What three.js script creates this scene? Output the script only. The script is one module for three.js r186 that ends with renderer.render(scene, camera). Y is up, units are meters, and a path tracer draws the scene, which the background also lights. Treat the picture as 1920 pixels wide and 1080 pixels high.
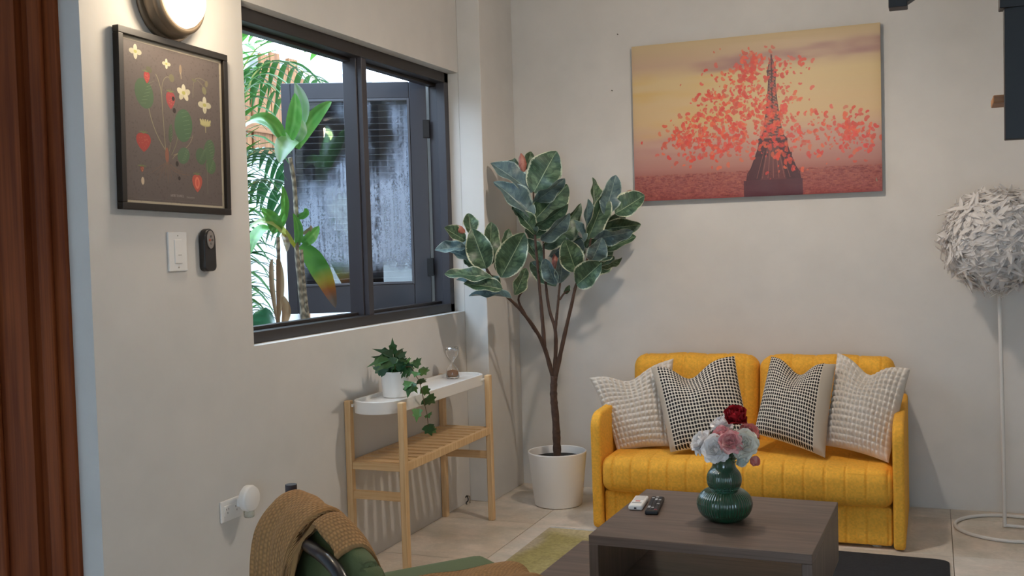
import * as THREE from 'three';
import { mergeGeometries, mergeVertices } from 'three/addons/utils/BufferGeometryUtils.js';
import { RoundedBoxGeometry } from 'three/addons/geometries/RoundedBoxGeometry.js';

// ---------------------------------------------------------------- camera, sky, lights, exposure
const scene = new THREE.Scene();
const camera = new THREE.PerspectiveCamera(30.55, 16 / 9, 0.05, 60);
camera.position.set(2.212, 1.3, 5.318);
camera.rotation.order = 'YXZ';
camera.rotation.set(-0.0407, 0.3803, -0.0282);
scene.background = new THREE.Color().setRGB(0.74, 0.96, 1.22).multiplyScalar(8.0);   // bright overcast sky
const renderer = new THREE.WebGLRenderer({ antialias: true });
renderer.toneMapping = THREE.LinearToneMapping;
renderer.toneMappingExposure = 0.78;
renderer.shadowMap.enabled = true;
renderer.shadowMap.type = THREE.PCFSoftShadowMap;
const CEILING_LAMP = { pos: [1.5, 2.45, 1.44], candela: 2.0, down: 3.0, color: [1.0, 0.87, 0.73] };
const WALL_LAMP = { candela: 1.0, color: [1.0, 0.82, 0.6] };

// ---------------------------------------------------------------- helpers
const V = (x, y, z) => new THREE.Vector3(x, y, z);
let seed = 1;
function reseed(s) { seed = s >>> 0; }
function rnd() { seed = (seed + 0x6D2B79F5) >>> 0; let t = seed; t = Math.imul(t ^ (t >>> 15), t | 1); t ^= t + Math.imul(t ^ (t >>> 7), t | 61); return ((t ^ (t >>> 14)) >>> 0) / 4294967296; }
const rr = (a, b) => a + (b - a) * rnd();
const clamp = (x, a, b) => Math.min(b, Math.max(a, x));
const sstep = (a, b, x) => { const t = clamp((x - a) / (b - a), 0, 1); return t * t * (3 - 2 * t); };
const lin = (r, g, b) => new THREE.Color().setRGB(r, g, b);
const hex = (h) => new THREE.Color(h);
// tileable value noise
function hash2(x, y, s) { let h = Math.imul(x, 374761393) ^ Math.imul(y, 668265263) ^ Math.imul(s, 1274126177); h = Math.imul(h ^ (h >>> 13), 1274126177); return ((h ^ (h >>> 16)) >>> 0) / 4294967296; }
function vnoise(x, y, px, py, s) {
  const xi = Math.floor(x), yi = Math.floor(y), fx = x - xi, fy = y - yi;
  const u = fx * fx * (3 - 2 * fx), v = fy * fy * (3 - 2 * fy);
  const m = (a, n) => ((a % n) + n) % n;
  const a = hash2(m(xi, px), m(yi, py), s), b = hash2(m(xi + 1, px), m(yi, py), s), c = hash2(m(xi, px), m(yi + 1, py), s), d = hash2(m(xi + 1, px), m(yi + 1, py), s);
  return a + (b - a) * u + (c - a) * v + (a - b - c + d) * u * v;
}
function fbm(u, v, fx, fy, oct, s) { let t = 0, a = 0.5, n = 0; for (let i = 0; i < oct; i++) { t += a * vnoise(u * fx, v * fy, fx, fy, s + i * 17); n += a; a *= 0.5; fx *= 2; fy *= 2; } return t / n; }
function dataTex(w, h, fn, { srgb = false, repeat = [1, 1], clampEdge = false } = {}) {
  const d = new Uint8Array(w * h * 4);
  for (let y = 0; y < h; y++) for (let x = 0; x < w; x++) {
    const c = fn((x + 0.5) / w, (y + 0.5) / h), i = (y * w + x) * 4;
    if (Array.isArray(c)) { d[i] = clamp(c[0], 0, 255); d[i + 1] = clamp(c[1], 0, 255); d[i + 2] = clamp(c[2], 0, 255); } else { d[i] = d[i + 1] = d[i + 2] = clamp(c * 255, 0, 255); }
    d[i + 3] = 255;
  }
  const t = new THREE.DataTexture(d, w, h, THREE.RGBAFormat);
  t.magFilter = THREE.LinearFilter; t.minFilter = THREE.LinearMipmapLinearFilter; t.generateMipmaps = true;
  t.wrapS = t.wrapT = clampEdge ? THREE.ClampToEdgeWrapping : THREE.RepeatWrapping; t.repeat.set(...repeat);
  if (srgb) t.colorSpace = THREE.SRGBColorSpace;
  t.needsUpdate = true; return t;
}
function canvasTex(w, h, draw) {
  const c = document.createElement('canvas'); c.width = w; c.height = h; draw(c.getContext('2d'), w, h);
  const t = new THREE.CanvasTexture(c); t.colorSpace = THREE.SRGBColorSpace; t.anisotropy = 8; return t;
}
const std = (o) => new THREE.MeshStandardMaterial({ roughness: 0.6, metalness: 0, ...o });
const phys = (o) => new THREE.MeshPhysicalMaterial({ roughness: 0.6, metalness: 0, ...o });
// names, labels
const taken = {};
function numbered(n) { if (taken[n] === undefined) { taken[n] = 0; return n; } taken[n]++; return n + '_' + String(taken[n]).padStart(3, '0'); }
function tag(o, label, category, group) { o.userData.label = label; o.userData.category = category; if (group) o.userData.group = group; return o; }
function shade(m) { m.castShadow = true; m.receiveShadow = true; return m; }
function part(name, geo, material, parent, label) {
  const m = shade(new THREE.Mesh(geo, material)); m.name = name; if (label) m.userData.label = label; parent.add(m); return m;
}
function thing(name, label, category, pos = [0, 0, 0], turn = 0, group) {
  const g = new THREE.Group(); g.name = numbered(name); g.position.set(...pos); g.rotation.y = turn; scene.add(g); return tag(g, label, category, group);
}
function solid(name, geo, material, label, category, group) {
  const m = shade(new THREE.Mesh(geo, material)); m.name = numbered(name); scene.add(m); return tag(m, label, category, group);
}
function struct(name, geo, material, label) {
  const m = geo ? shade(new THREE.Mesh(geo, material)) : new THREE.Group(); m.name = name; m.userData.kind = 'structure'; if (label) m.userData.label = label; m.userData.category = name.split('_')[0]; scene.add(m); return m;
}
// geometry
function metreUV(g, s = 1) {   // uv in metres from the axis each face points along
  const p = g.attributes.position, n = g.attributes.normal, uv = new Float32Array(p.count * 2);
  for (let i = 0; i < p.count; i++) {
    const ax = Math.abs(n.getX(i)), ay = Math.abs(n.getY(i)), az = Math.abs(n.getZ(i));
    let u, v; if (ax >= ay && ax >= az) { u = p.getZ(i); v = p.getY(i); } else if (ay >= az) { u = p.getX(i); v = p.getZ(i); } else { u = p.getX(i); v = p.getY(i); }
    uv[2 * i] = u * s; uv[2 * i + 1] = v * s;
  }
  g.setAttribute('uv', new THREE.BufferAttribute(uv, 2)); return g;
}
function spinUV(g) { const a = g.attributes.uv; for (let i = 0; i < a.count; i++) { const u = a.getX(i); a.setXY(i, a.getY(i), u); } return g; }
function box(x0, x1, y0, y1, z0, z1, r = 0) {   // from corner to corner, edges rounded by r
  const w = x1 - x0, h = y1 - y0, d = z1 - z0;
  const g = r > 0 ? new RoundedBoxGeometry(w, h, d, 2, Math.min(r, w / 2 - 1e-4, h / 2 - 1e-4, d / 2 - 1e-4)) : new THREE.BoxGeometry(w, h, d);
  g.translate((x0 + x1) / 2, (y0 + y1) / 2, (z0 + z1) / 2); return metreUV(g.index ? g : g);
}
function merge(list) { return mergeGeometries(list.map((g) => { const k = g.index ? g.toNonIndexed() : g; for (const n of Object.keys(k.attributes)) if (!['position', 'normal', 'uv'].includes(n)) k.deleteAttribute(n); return k; })); }
function tube(pts, r, seg = 24, rad = 10, closed = false, tension = 0.5) {
  return new THREE.TubeGeometry(new THREE.CatmullRomCurve3(pts.map((p) => Array.isArray(p) ? V(...p) : p), closed, 'catmullrom', tension), seg, r, rad, closed);
}
function taperTube(pts, r0, r1, seg = 30, rad = 9, bump = 0) {   // tapering tube with closed ends
  const c = new THREE.CatmullRomCurve3(pts.map((p) => Array.isArray(p) ? V(...p) : p)), fr = c.computeFrenetFrames(seg), pos = [], idx = [], uv = [];
  for (let i = 0; i <= seg; i++) {
    const t = i / seg, p = c.getPointAt(t), r = (r0 + (r1 - r0) * t) * (1 + bump * (hash2(i, 3, 7) - 0.5));
    for (let j = 0; j <= rad; j++) { const a = j / rad * Math.PI * 2, q = p.clone().addScaledVector(fr.normals[i], Math.cos(a) * r).addScaledVector(fr.binormals[i], Math.sin(a) * r); pos.push(q.x, q.y, q.z); uv.push(j / rad * 0.1, t * 0.6); }
  }
  for (let i = 0; i < seg; i++) for (let j = 0; j < rad; j++) { const a = i * (rad + 1) + j, b = a + rad + 1; idx.push(a, b, a + 1, b, b + 1, a + 1); }
  for (const [i, flip] of [[0, 1], [seg, 0]]) { const p = c.getPointAt(i / seg), k = pos.length / 3; pos.push(p.x, p.y, p.z); uv.push(0, 0); for (let j = 0; j < rad; j++) { const a = i * (rad + 1) + j; flip ? idx.push(k, a, a + 1) : idx.push(k, a + 1, a); } }
  const g = new THREE.BufferGeometry(); g.setAttribute('position', new THREE.Float32BufferAttribute(pos, 3)); g.setAttribute('uv', new THREE.Float32BufferAttribute(uv, 2)); g.setIndex(idx); g.computeVertexNormals(); return g;
}
const lathe = (pts, seg = 48) => new THREE.LatheGeometry(pts.map(([r, y]) => new THREE.Vector2(r, y)), seg);
function softBox(w, h, d, r, nx, ny, nz, deform) {   // upholstery block: rounded, subdivided, then deformed point by point
  let g = new THREE.BoxGeometry(w, h, d, nx, ny, nz); const p = g.attributes.position, q = V(0, 0, 0), c = V(0, 0, 0);
  for (let i = 0; i < p.count; i++) {
    q.fromBufferAttribute(p, i); c.set(clamp(q.x, -w / 2 + r, w / 2 - r), clamp(q.y, -h / 2 + r, h / 2 - r), clamp(q.z, -d / 2 + r, d / 2 - r));
    const n = q.clone().sub(c); if (n.lengthSq() > 1e-12) { n.normalize(); q.copy(c).addScaledVector(n, r); } 
    if (deform) deform(q, n); p.setXYZ(i, q.x, q.y, q.z);
  }
  g.computeVertexNormals(); metreUV(g); g.deleteAttribute('normal'); g = mergeVertices(g, 1e-5); g.computeVertexNormals(); return g;
}
function gridGeo(nu, nv, fn, flip = false) {   // fn(u, v) -> [x, y, z] for u, v in 0..1
  const pos = [], uv = [], idx = [];
  for (let j = 0; j <= nv; j++) for (let i = 0; i <= nu; i++) { const p = fn(i / nu, j / nv); pos.push(p.x ?? p[0], p.y ?? p[1], p.z ?? p[2]); uv.push(i / nu, j / nv); }
  for (let j = 0; j < nv; j++) for (let i = 0; i < nu; i++) { const a = j * (nu + 1) + i, b = a + nu + 1; flip ? idx.push(a, b, a + 1, b, b + 1, a + 1) : idx.push(a, a + 1, b, b, a + 1, b + 1); }
  const g = new THREE.BufferGeometry(); g.setAttribute('position', new THREE.Float32BufferAttribute(pos, 3)); g.setAttribute('uv', new THREE.Float32BufferAttribute(uv, 2)); g.setIndex(idx); g.computeVertexNormals(); return g;
}
function thick(g, t) {   // a sheet given thickness t along its normals, edges closed
  const p = g.attributes.position, n = g.attributes.normal, uv = g.attributes.uv, N = p.count, pos = [], uvs = [], idx = [];
  for (const s of [0.5, -0.5]) for (let i = 0; i < N; i++) { pos.push(p.getX(i) + n.getX(i) * t * s, p.getY(i) + n.getY(i) * t * s, p.getZ(i) + n.getZ(i) * t * s); uvs.push(uv.getX(i), uv.getY(i)); }
  const I = g.index.array, edges = new Map();
  for (let k = 0; k < I.length; k += 3) { const [a, b, c] = [I[k], I[k + 1], I[k + 2]]; idx.push(a, b, c, a + N, c + N, b + N); for (const [x, y] of [[a, b], [b, c], [c, a]]) { const r = y + '_' + x; if (edges.has(r)) edges.delete(r); else edges.set(x + '_' + y, [x, y]); } }
  for (const [a, b] of edges.values()) idx.push(a, a + N, b, b, a + N, b + N);
  const o = new THREE.BufferGeometry(); o.setAttribute('position', new THREE.Float32BufferAttribute(pos, 3)); o.setAttribute('uv', new THREE.Float32BufferAttribute(uvs, 2)); o.setIndex(idx); o.computeVertexNormals(); return o;
}
function place(mesh, base, tip, width, rollDeg, toward, depth) {   // unit leaf: y from base to tip, x across, z up out of the blade
  const b = V(...base), t = V(...tip), y = t.clone().sub(b), L = y.length(); y.normalize();
  let z = toward.clone().addScaledVector(y, -toward.dot(y)).normalize(); z.applyAxisAngle(y, rollDeg * Math.PI / 180);
  const x = y.clone().cross(z).normalize();
  const m = new THREE.Matrix4().makeBasis(x.multiplyScalar(width), y.multiplyScalar(L), z.multiplyScalar(depth ?? L)); m.setPosition(b);
  mesh.applyMatrix4(m); return mesh;
}

// ---------------------------------------------------------------- materials
const noiseA = dataTex(512, 512, (u, v) => 0.5 + 0.5 * (fbm(u, v, 4, 4, 7, 5) - 0.5) * 2, { repeat: [0.7, 0.7] });
const plasterMap = dataTex(1024, 1024, (u, v) => { const n = fbm(u, v, 3, 3, 6, 11) - 0.5, m = fbm(u, v, 24, 24, 3, 31) - 0.5; const k = 238 + n * 22 + m * 8; return [k, k - 2 - n * 4, k - 5 - n * 6]; }, { srgb: true, repeat: [0.45, 0.45] });
const plasterBump = dataTex(1024, 1024, (u, v) => 0.6 * fbm(u, v, 6, 6, 4, 3) + 0.4 * fbm(u, v, 90, 90, 2, 9), { repeat: [0.45, 0.45] });
const M = {};
M.plaster = std({ color: lin(0.79, 0.775, 0.755), map: plasterMap, bumpMap: plasterBump, bumpScale: 0.0008, roughness: 0.8 });
M.outerPlaster = std({ color: lin(0.52, 0.54, 0.56), map: plasterMap, bumpMap: plasterBump, bumpScale: 0.006, roughness: 0.9 });
const stone = (s) => dataTex(512, 512, (u, v) => {
  const a = fbm(u, v, 3, 3, 6, s), b = fbm(u, v, 5, 9, 5, s + 40), c = fbm(u, v, 60, 60, 2, s + 80), w = Math.abs(fbm(u, v, 4, 4, 5, s + 7) - 0.5);
  const vein = Math.exp(-w * 60) * 10, k = 214 + (a - 0.5) * 56 + (b - 0.5) * 34 + (c - 0.5) * 14 + vein;
  return [k + 3 + (b - 0.5) * 12, k - 7 + (a - 0.5) * 6, k - 19 + (a - 0.5) * 14];
}, { srgb: true });
M.tiles = [101, 211, 331].map((s) => std({ map: stone(s), color: lin(0.95, 0.94, 0.92), roughness: 0.34, bumpMap: noiseA, bumpScale: 0.0006 }));
M.grout = std({ color: hex('#7d7166'), roughness: 0.9 });
function woodMap(s, c0, c1, stretch, rings, w = 512, h = 512) {
  return dataTex(w, h, (u, v) => {
    const warp = fbm(u, v, 2, 6, 4, s) * 2.4, g = fbm(u, v, 3, 64, 3, s + 5), fine = fbm(u, v, 6, 180, 2, s + 9);
    const t = clamp(0.5 + 0.5 * Math.sin((v * rings + warp) * Math.PI * 2) * 0.45 + (g - 0.5) * 0.9 + (fine - 0.5) * 0.5, 0, 1);
    return [0, 1, 2].map((i) => c0[i] + (c1[i] - c0[i]) * t);
  }, { srgb: true, repeat: stretch });
}
M.bamboo = std({ map: woodMap(3, [212, 172, 124], [236, 204, 158], [1.6, 6], 3), roughness: 0.45 });
M.doorWood = phys({ map: woodMap(21, [104, 50, 26], [146, 78, 40], [0.7, 1.6], 2), roughness: 0.6, specularIntensity: 0.35 });
M.darkWood = std({ map: woodMap(33, [84, 70, 62], [112, 94, 84], [1.1, 3], 4), roughness: 0.42 });
M.treadWood = std({ map: woodMap(44, [140, 92, 52], [176, 124, 78], [1.1, 3], 4), roughness: 0.5 });
M.fenceWood = [52, 57, 63].map((s) => std({ map: woodMap(s, [104, 66, 38], [150, 106, 66], [1.2, 4], 4), roughness: 0.85 }));
M.frame = std({ color: hex('#3b3a40'), roughness: 0.42, bumpMap: noiseA, bumpScale: 0.0008 });
M.frameDark = std({ color: hex('#2c2726'), roughness: 0.4 });
M.black = std({ color: hex('#17171a'), roughness: 0.45 });
M.steel = std({ color: hex('#1d1f24'), roughness: 0.5 });
M.white = std({ color: lin(0.84, 0.83, 0.81), roughness: 0.4 });
M.whiteGloss = phys({ color: lin(0.85, 0.84, 0.82), roughness: 0.3, clearcoat: 0.3 });
M.glass = phys({ color: lin(0.97, 0.985, 0.98), transmission: 1, thickness: 0, roughness: 0.02, ior: 1.5 });

// ---------------------------------------------------------------- room shell
const RX = 4.1, RZ = 6.7, CH = 2.7;
{
  const s = new THREE.Shape([[-0.2, 0], [RZ + 0.2, 0], [RZ + 0.2, CH + 0.2], [-0.2, CH + 0.2]].map(([a, b]) => new THREE.Vector2(a, b)));
  const hole = (z0, z1, y0, y1) => s.holes.push(new THREE.Path([[z0, y0], [z0, y1], [z1, y1], [z1, y0]].map(([a, b]) => new THREE.Vector2(a, b))));
  hole(0.44, 2.234, 0.971, 2.174); hole(2.99, 3.94, 0.0005, 2.13);
  const g = new THREE.ExtrudeGeometry(s, { depth: 0.2, bevelEnabled: false });
  g.applyMatrix4(new THREE.Matrix4().set(0, 0, 1, -0.2, 0, 1, 0, 0, 1, 0, 0, 0, 0, 0, 0, 1));   // shape x -> world z, depth -> world x
  const idx = g.index; if (!idx) { const p = g.attributes.position.array; for (let i = 0; i < p.length; i += 9) for (let k = 0; k < 3; k++) { const t = p[i + 3 + k]; p[i + 3 + k] = p[i + 6 + k]; p[i + 6 + k] = t; } }
  g.computeVertexNormals();
  struct('wall_left', metreUV(g), M.plaster, 'white plastered wall with the wide window opening and doorway');
}
struct('wall_back', box(-0.2, RX + 0.2, 0, CH + 0.2, -0.2, 0), M.plaster, 'white plastered wall behind the yellow sofa');
struct('wall_right', box(RX, RX + 0.2, 0, CH + 0.2, 0, RZ + 0.2), M.plaster, 'white plastered wall on the right of the room');
{
  const s = new THREE.Shape([[0, 0], [RX, 0], [RX, CH + 0.2], [0, CH + 0.2]].map(([a, b]) => new THREE.Vector2(a, b))), x0 = 1.45, x1 = 2.95, y1 = 2.05;
  s.holes.push(new THREE.Path([[x0, 0.0005], [x0, y1], [x1, y1], [x1, 0.0005]].map(([a, b]) => new THREE.Vector2(a, b))));
  struct('wall_front', metreUV(new THREE.ExtrudeGeometry(s, { depth: 0.2, bevelEnabled: false }).translate(0, 0, RZ)), M.plaster, 'white plastered wall behind the viewer with glazed doors');
  const w = struct('window_2', null, null, 'dark framed glazed doors behind the viewer'), f = 0.05, xm = (x0 + x1) / 2;
  for (const [a, b] of [[x0, xm], [xm, x1]]) { part('leaf_frame', merge([box(a, a + f, 0, y1, RZ + 0.06, RZ + 0.1), box(b - f, b, 0, y1, RZ + 0.06, RZ + 0.1), box(a + f, b - f, 0, f, RZ + 0.06, RZ + 0.1), box(a + f, b - f, y1 - f, y1, RZ + 0.06, RZ + 0.1)]), M.frame, w); part('pane', box(a + f, b - f, f, y1 - f, RZ + 0.078, RZ + 0.083), M.glass, w); }
  struct('terrace', box(-1, RX + 1, -0.12, -0.01, RZ + 0.2, RZ + 5), std({ color: lin(0.45, 0.44, 0.42), roughness: 0.9 }), 'grey terrace beyond the glazed doors');
}
struct('ceiling', box(0, RX, CH, CH + 0.2, 0, RZ), M.plaster, 'white flat ceiling');
struct('trim_1', box(0, 0.125, 0, CH, 0, 0.44, 0.004), M.plaster, 'white plastered pilaster between window and room corner');
{
  const f = struct('floor', box(-0.2, RX + 0.2, -0.12, -0.008, -0.2, RZ + 0.2), M.grout, 'grey beige stone-look tiled floor');
  const T = 0.6, gap = 0.0022, geo = [0, 1, 2].map((k) => { const g = new RoundedBoxGeometry(T - gap, 0.012, T - gap, 1, 0.0012); metreUV(g, 1 / T); const a = g.attributes.uv; for (let i = 0; i < a.count; i++) a.setXY(i, a.getX(i) + 0.37 * k, a.getY(i) + 0.21 * k); return g; });
  reseed(4);
  for (let i = -1; i < 7; i++) for (let j = -2; j < 10; j++) {
    const x0 = 0.475 + i * T, z0 = 0.775 + j * T; let xa = Math.max(x0, 0.0), xb = Math.min(x0 + T, RX), za = Math.max(z0, 0.0), zb = Math.min(z0 + T, RZ);
    if (xb - xa < 0.02 || zb - za < 0.02) continue;
    const k = Math.floor(rnd() * 3), m = Math.floor(rnd() * 3);
    const g = (xb - xa > T - 0.001 && zb - za > T - 0.001) ? geo[k] : metreUV(new THREE.BoxGeometry(xb - xa - gap, 0.012, zb - za - gap), 1 / T);
    const t = part('tile', g, M.tiles[m], f); t.position.set((xa + xb) / 2, -0.006, (za + zb) / 2); if (g === geo[k]) t.rotation.y = Math.PI / 2 * Math.floor(rnd() * 4);
  }
}

// window: dark frame with one mullion
{
  const w = struct('window_1', null, null, 'dark grey metal window frame with one mullion');
  const x0 = -0.152, x1 = -0.055, z0 = 0.44, z1 = 2.234, y0 = 0.971, y1 = 2.174;
  part('sill_rail', merge([box(x0, x1, y0, y0 + 0.042, z0, z1, 0.003), box(x0, x0 + 0.04, y0 + 0.042, y0 + 0.055, z0, z1, 0.002)]), M.frameDark, w);
  part('head_rail', merge([box(x0, x1, y1 - 0.05, y1, z0, z1, 0.003), box(x0, x0 + 0.04, y1 - 0.064, y1 - 0.05, z0, z1, 0.002)]), M.frameDark, w);
  part('jamb', merge([box(-0.1, x1, y0, y1, z0, z0 + 0.046, 0.003), box(x0, -0.1, y0, y1, z0, z0 + 0.03, 0.002)]), M.frame, w);
  part('jamb', merge([box(-0.1, x1, y0, y1, z1 - 0.046, z1, 0.003), box(x0, -0.1, y0, y1, z1 - 0.03, z1, 0.002)]), M.frame, w);
  part('mullion', merge([box(x0, -0.085, y0 + 0.02, y1 - 0.02, 1.252, 1.312, 0.003), box(-0.085, x1 - 0.006, y0 + 0.02, y1 - 0.02, 1.262, 1.304, 0.003)]), M.frame, w);
  for (const y of [1.2, 1.9]) part('hinge', merge([box(-0.172, -0.15, y - 0.045, y + 0.045, 0.45, 0.468, 0.003)]), M.black, w);
}
// opened casement with louvres behind a grimy pane
{
  const W = 0.72, y0 = 0.984, y1 = 2.137, H = y1 - y0;
  const s = thing('casement_sash', 'dark grey casement sash swung open outside the window, louvred behind dirty glass', 'window sash', [-0.165, y0, 0.475], Math.PI + Math.atan2(0.325, 0.64));
  // local x runs from the hinge to the free end, local +z is the hidden garden side
  const t = 0.045, st = 0.085, ht = 0.082, hb = 0.135, f = -t / 2, b = t / 2;
  part('stile', box(0, st, 0, H, f, b, 0.004), M.frame, s); part('stile', box(W - st * 0.55, W, 0, H, f, b, 0.004), M.frame, s);
  part('rail', box(st, W - st * 0.55, H - ht, H, f, b, 0.004), M.frame, s); part('rail', box(st, W - st * 0.55, 0, hb, f, b, 0.004), M.frame, s);
  const xa = st, xb = W - st * 0.55, ya = hb, yb = H - ht;
  const bead = part('glazing_bead', merge([box(xa, xa + 0.012, ya, yb, f - 0.003, f + 0.012, 0.002), box(xb - 0.012, xb, ya, yb, f - 0.003, f + 0.012, 0.002), box(xa + 0.012, xb - 0.012, ya, ya + 0.012, f - 0.003, f + 0.012, 0.002), box(xa + 0.012, xb - 0.012, yb - 0.012, yb, f - 0.003, f + 0.012, 0.002)]), std({ color: hex('#55555b'), roughness: 0.45 }), s);
  const slat = new RoundedBoxGeometry(xb - xa, 0.05, 0.006, 1, 0.002); slat.rotateX(-0.75);
  const n = 30; for (let i = 0; i < n; i++) { const m = part('louvre_slat', slat, M.frame, s); m.position.set((xa + xb) / 2, ya + (i + 0.5) * (yb - ya) / n, 0.014); }
  part('pane', box(xa + 0.005, xb - 0.005, ya + 0.005, yb - 0.005, f + 0.009, f + 0.012), M.glass, s);
  // dried dust and lime runs on the pane
  const al = dataTex(512, 768, (u, v) => {
    const wob = (fbm(u, v, 5, 5, 5, 73) - 0.5) * 0.5, side = sstep(0.7, 0.3, u + wob), low = sstep(0.7, 0.3, v + wob) * sstep(0.03, 0.16, v + wob * 0.2);
    const blot = fbm(u, v, 4, 5, 6, 71), run = fbm(u, v, 70, 3, 3, 77), speck = fbm(u, v, 120, 150, 2, 83), mesh = 0.5 + 0.25 * Math.sin(u * 300) * Math.sin(v * 480);
    let a = clamp(side * 0.8 * sstep(0.03, 0.1, v) + low * 0.9, 0, 1) * sstep(0.15, 0.75, blot + (low - 0.5) * 0.25);
    a *= 0.35 + 0.9 * sstep(0.35, 0.62, run * 0.6 + speck * 0.5) * (0.75 + 0.5 * mesh);
    const streak = Math.exp(-Math.pow((u - 0.30 - 0.02 * Math.sin(v * 9)) / 0.018, 2)) * sstep(0.35, 0.6, fbm(u, v, 20, 26, 2, 91));
    return clamp(a * (1 - 0.85 * streak), 0, 1) * 0.78;
  }, { clampEdge: true });
  const gg = new THREE.PlaneGeometry(xb - xa - 0.024, yb - ya - 0.024); gg.rotateY(Math.PI); 
  { const a = gg.attributes.uv; for (let i = 0; i < a.count; i++) a.setX(i, 1 - a.getX(i)); }
  const film = thick(gg, 0.0003); film.translate((xa + xb) / 2, (ya + yb) / 2, f + 0.0082);
  part('grime', film, std({ color: hex('#aebbcf'), roughness: 0.9, alphaMap: al, transparent: true }), s, 'dried white dust and water runs on the glass');
  for (const y of [0.17, 0.87]) part('hinge_leaf', box(-0.012, 0.02, y, y + 0.09, f - 0.004, f + 0.002, 0.001), M.black, s);
}
// doorway: wooden jamb and leaf standing open to the outside
{
  const d = struct('door_1', null, null, 'dark reddish brown wooden door frame and open leaf');
  const H = 2.13;
  part('jamb', spinUV(merge([box(-0.2, -0.074, 0, H - 0.03, 2.99, 3.004, 0.003)])), M.doorWood, d);
  part('door_stop', spinUV(box(-0.165, -0.118, 0, H - 0.03, 3.003, 3.022, 0.008)), M.doorWood, d);
  part('jamb', spinUV(box(-0.2, -0.074, 0, H - 0.03, 3.926, 3.94, 0.003)), M.doorWood, d);
  part('head', box(-0.2, -0.074, H - 0.03, H, 2.99, 3.94, 0.003), M.doorWood, d);
  const leaf = part('leaf', spinUV(box(-1.08, -0.2, 0.01, H - 0.04, 2.995, 3.03, 0.001)), M.doorWood, d);
  part('panel_moulding', spinUV(merge([box(-0.35, -0.31, 0.2, 1.9, 3.03, 3.05, 0.008), box(-0.98, -0.94, 0.2, 1.9, 3.03, 3.05, 0.008), box(-0.94, -0.35, 0.2, 0.24, 3.03, 3.05, 0.008), box(-0.94, -0.35, 1.86, 1.9, 3.03, 3.05, 0.008)])), M.doorWood, leaf);
}

// ---------------------------------------------------------------- garden strip outside the window
{
  struct('ground', box(-2.3, -0.2, 0.2, 0.42, -4.2, 2.7), std({ color: hex('#6d5f4c'), map: plasterMap, roughness: 1, bumpMap: plasterBump, bumpScale: 0.03 }), 'brown planting bed outside the window');
  struct('garden_wall', box(-2.5, -2.3, 0, 2.75, -4.2, 4.6), M.outerPlaster, 'white rendered garden wall outside the window');
  struct('garden_path', box(-2.3, -0.2, -0.1, -0.01, 2.7, 4.6), std({ color: lin(0.5, 0.48, 0.45), roughness: 0.9 }), 'grey paved path outside the doorway');
  struct('porch_roof', box(-2.5, -0.2, 2.4, 2.52, 2.7, 5.4), M.outerPlaster, 'white slab roof sheltering the doorway outside');
  struct('porch_wall', box(-2.3, -0.2, 0, 2.4, 4.7, 4.85), M.outerPlaster, 'white end wall of the porch outside the doorway');
}

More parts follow.
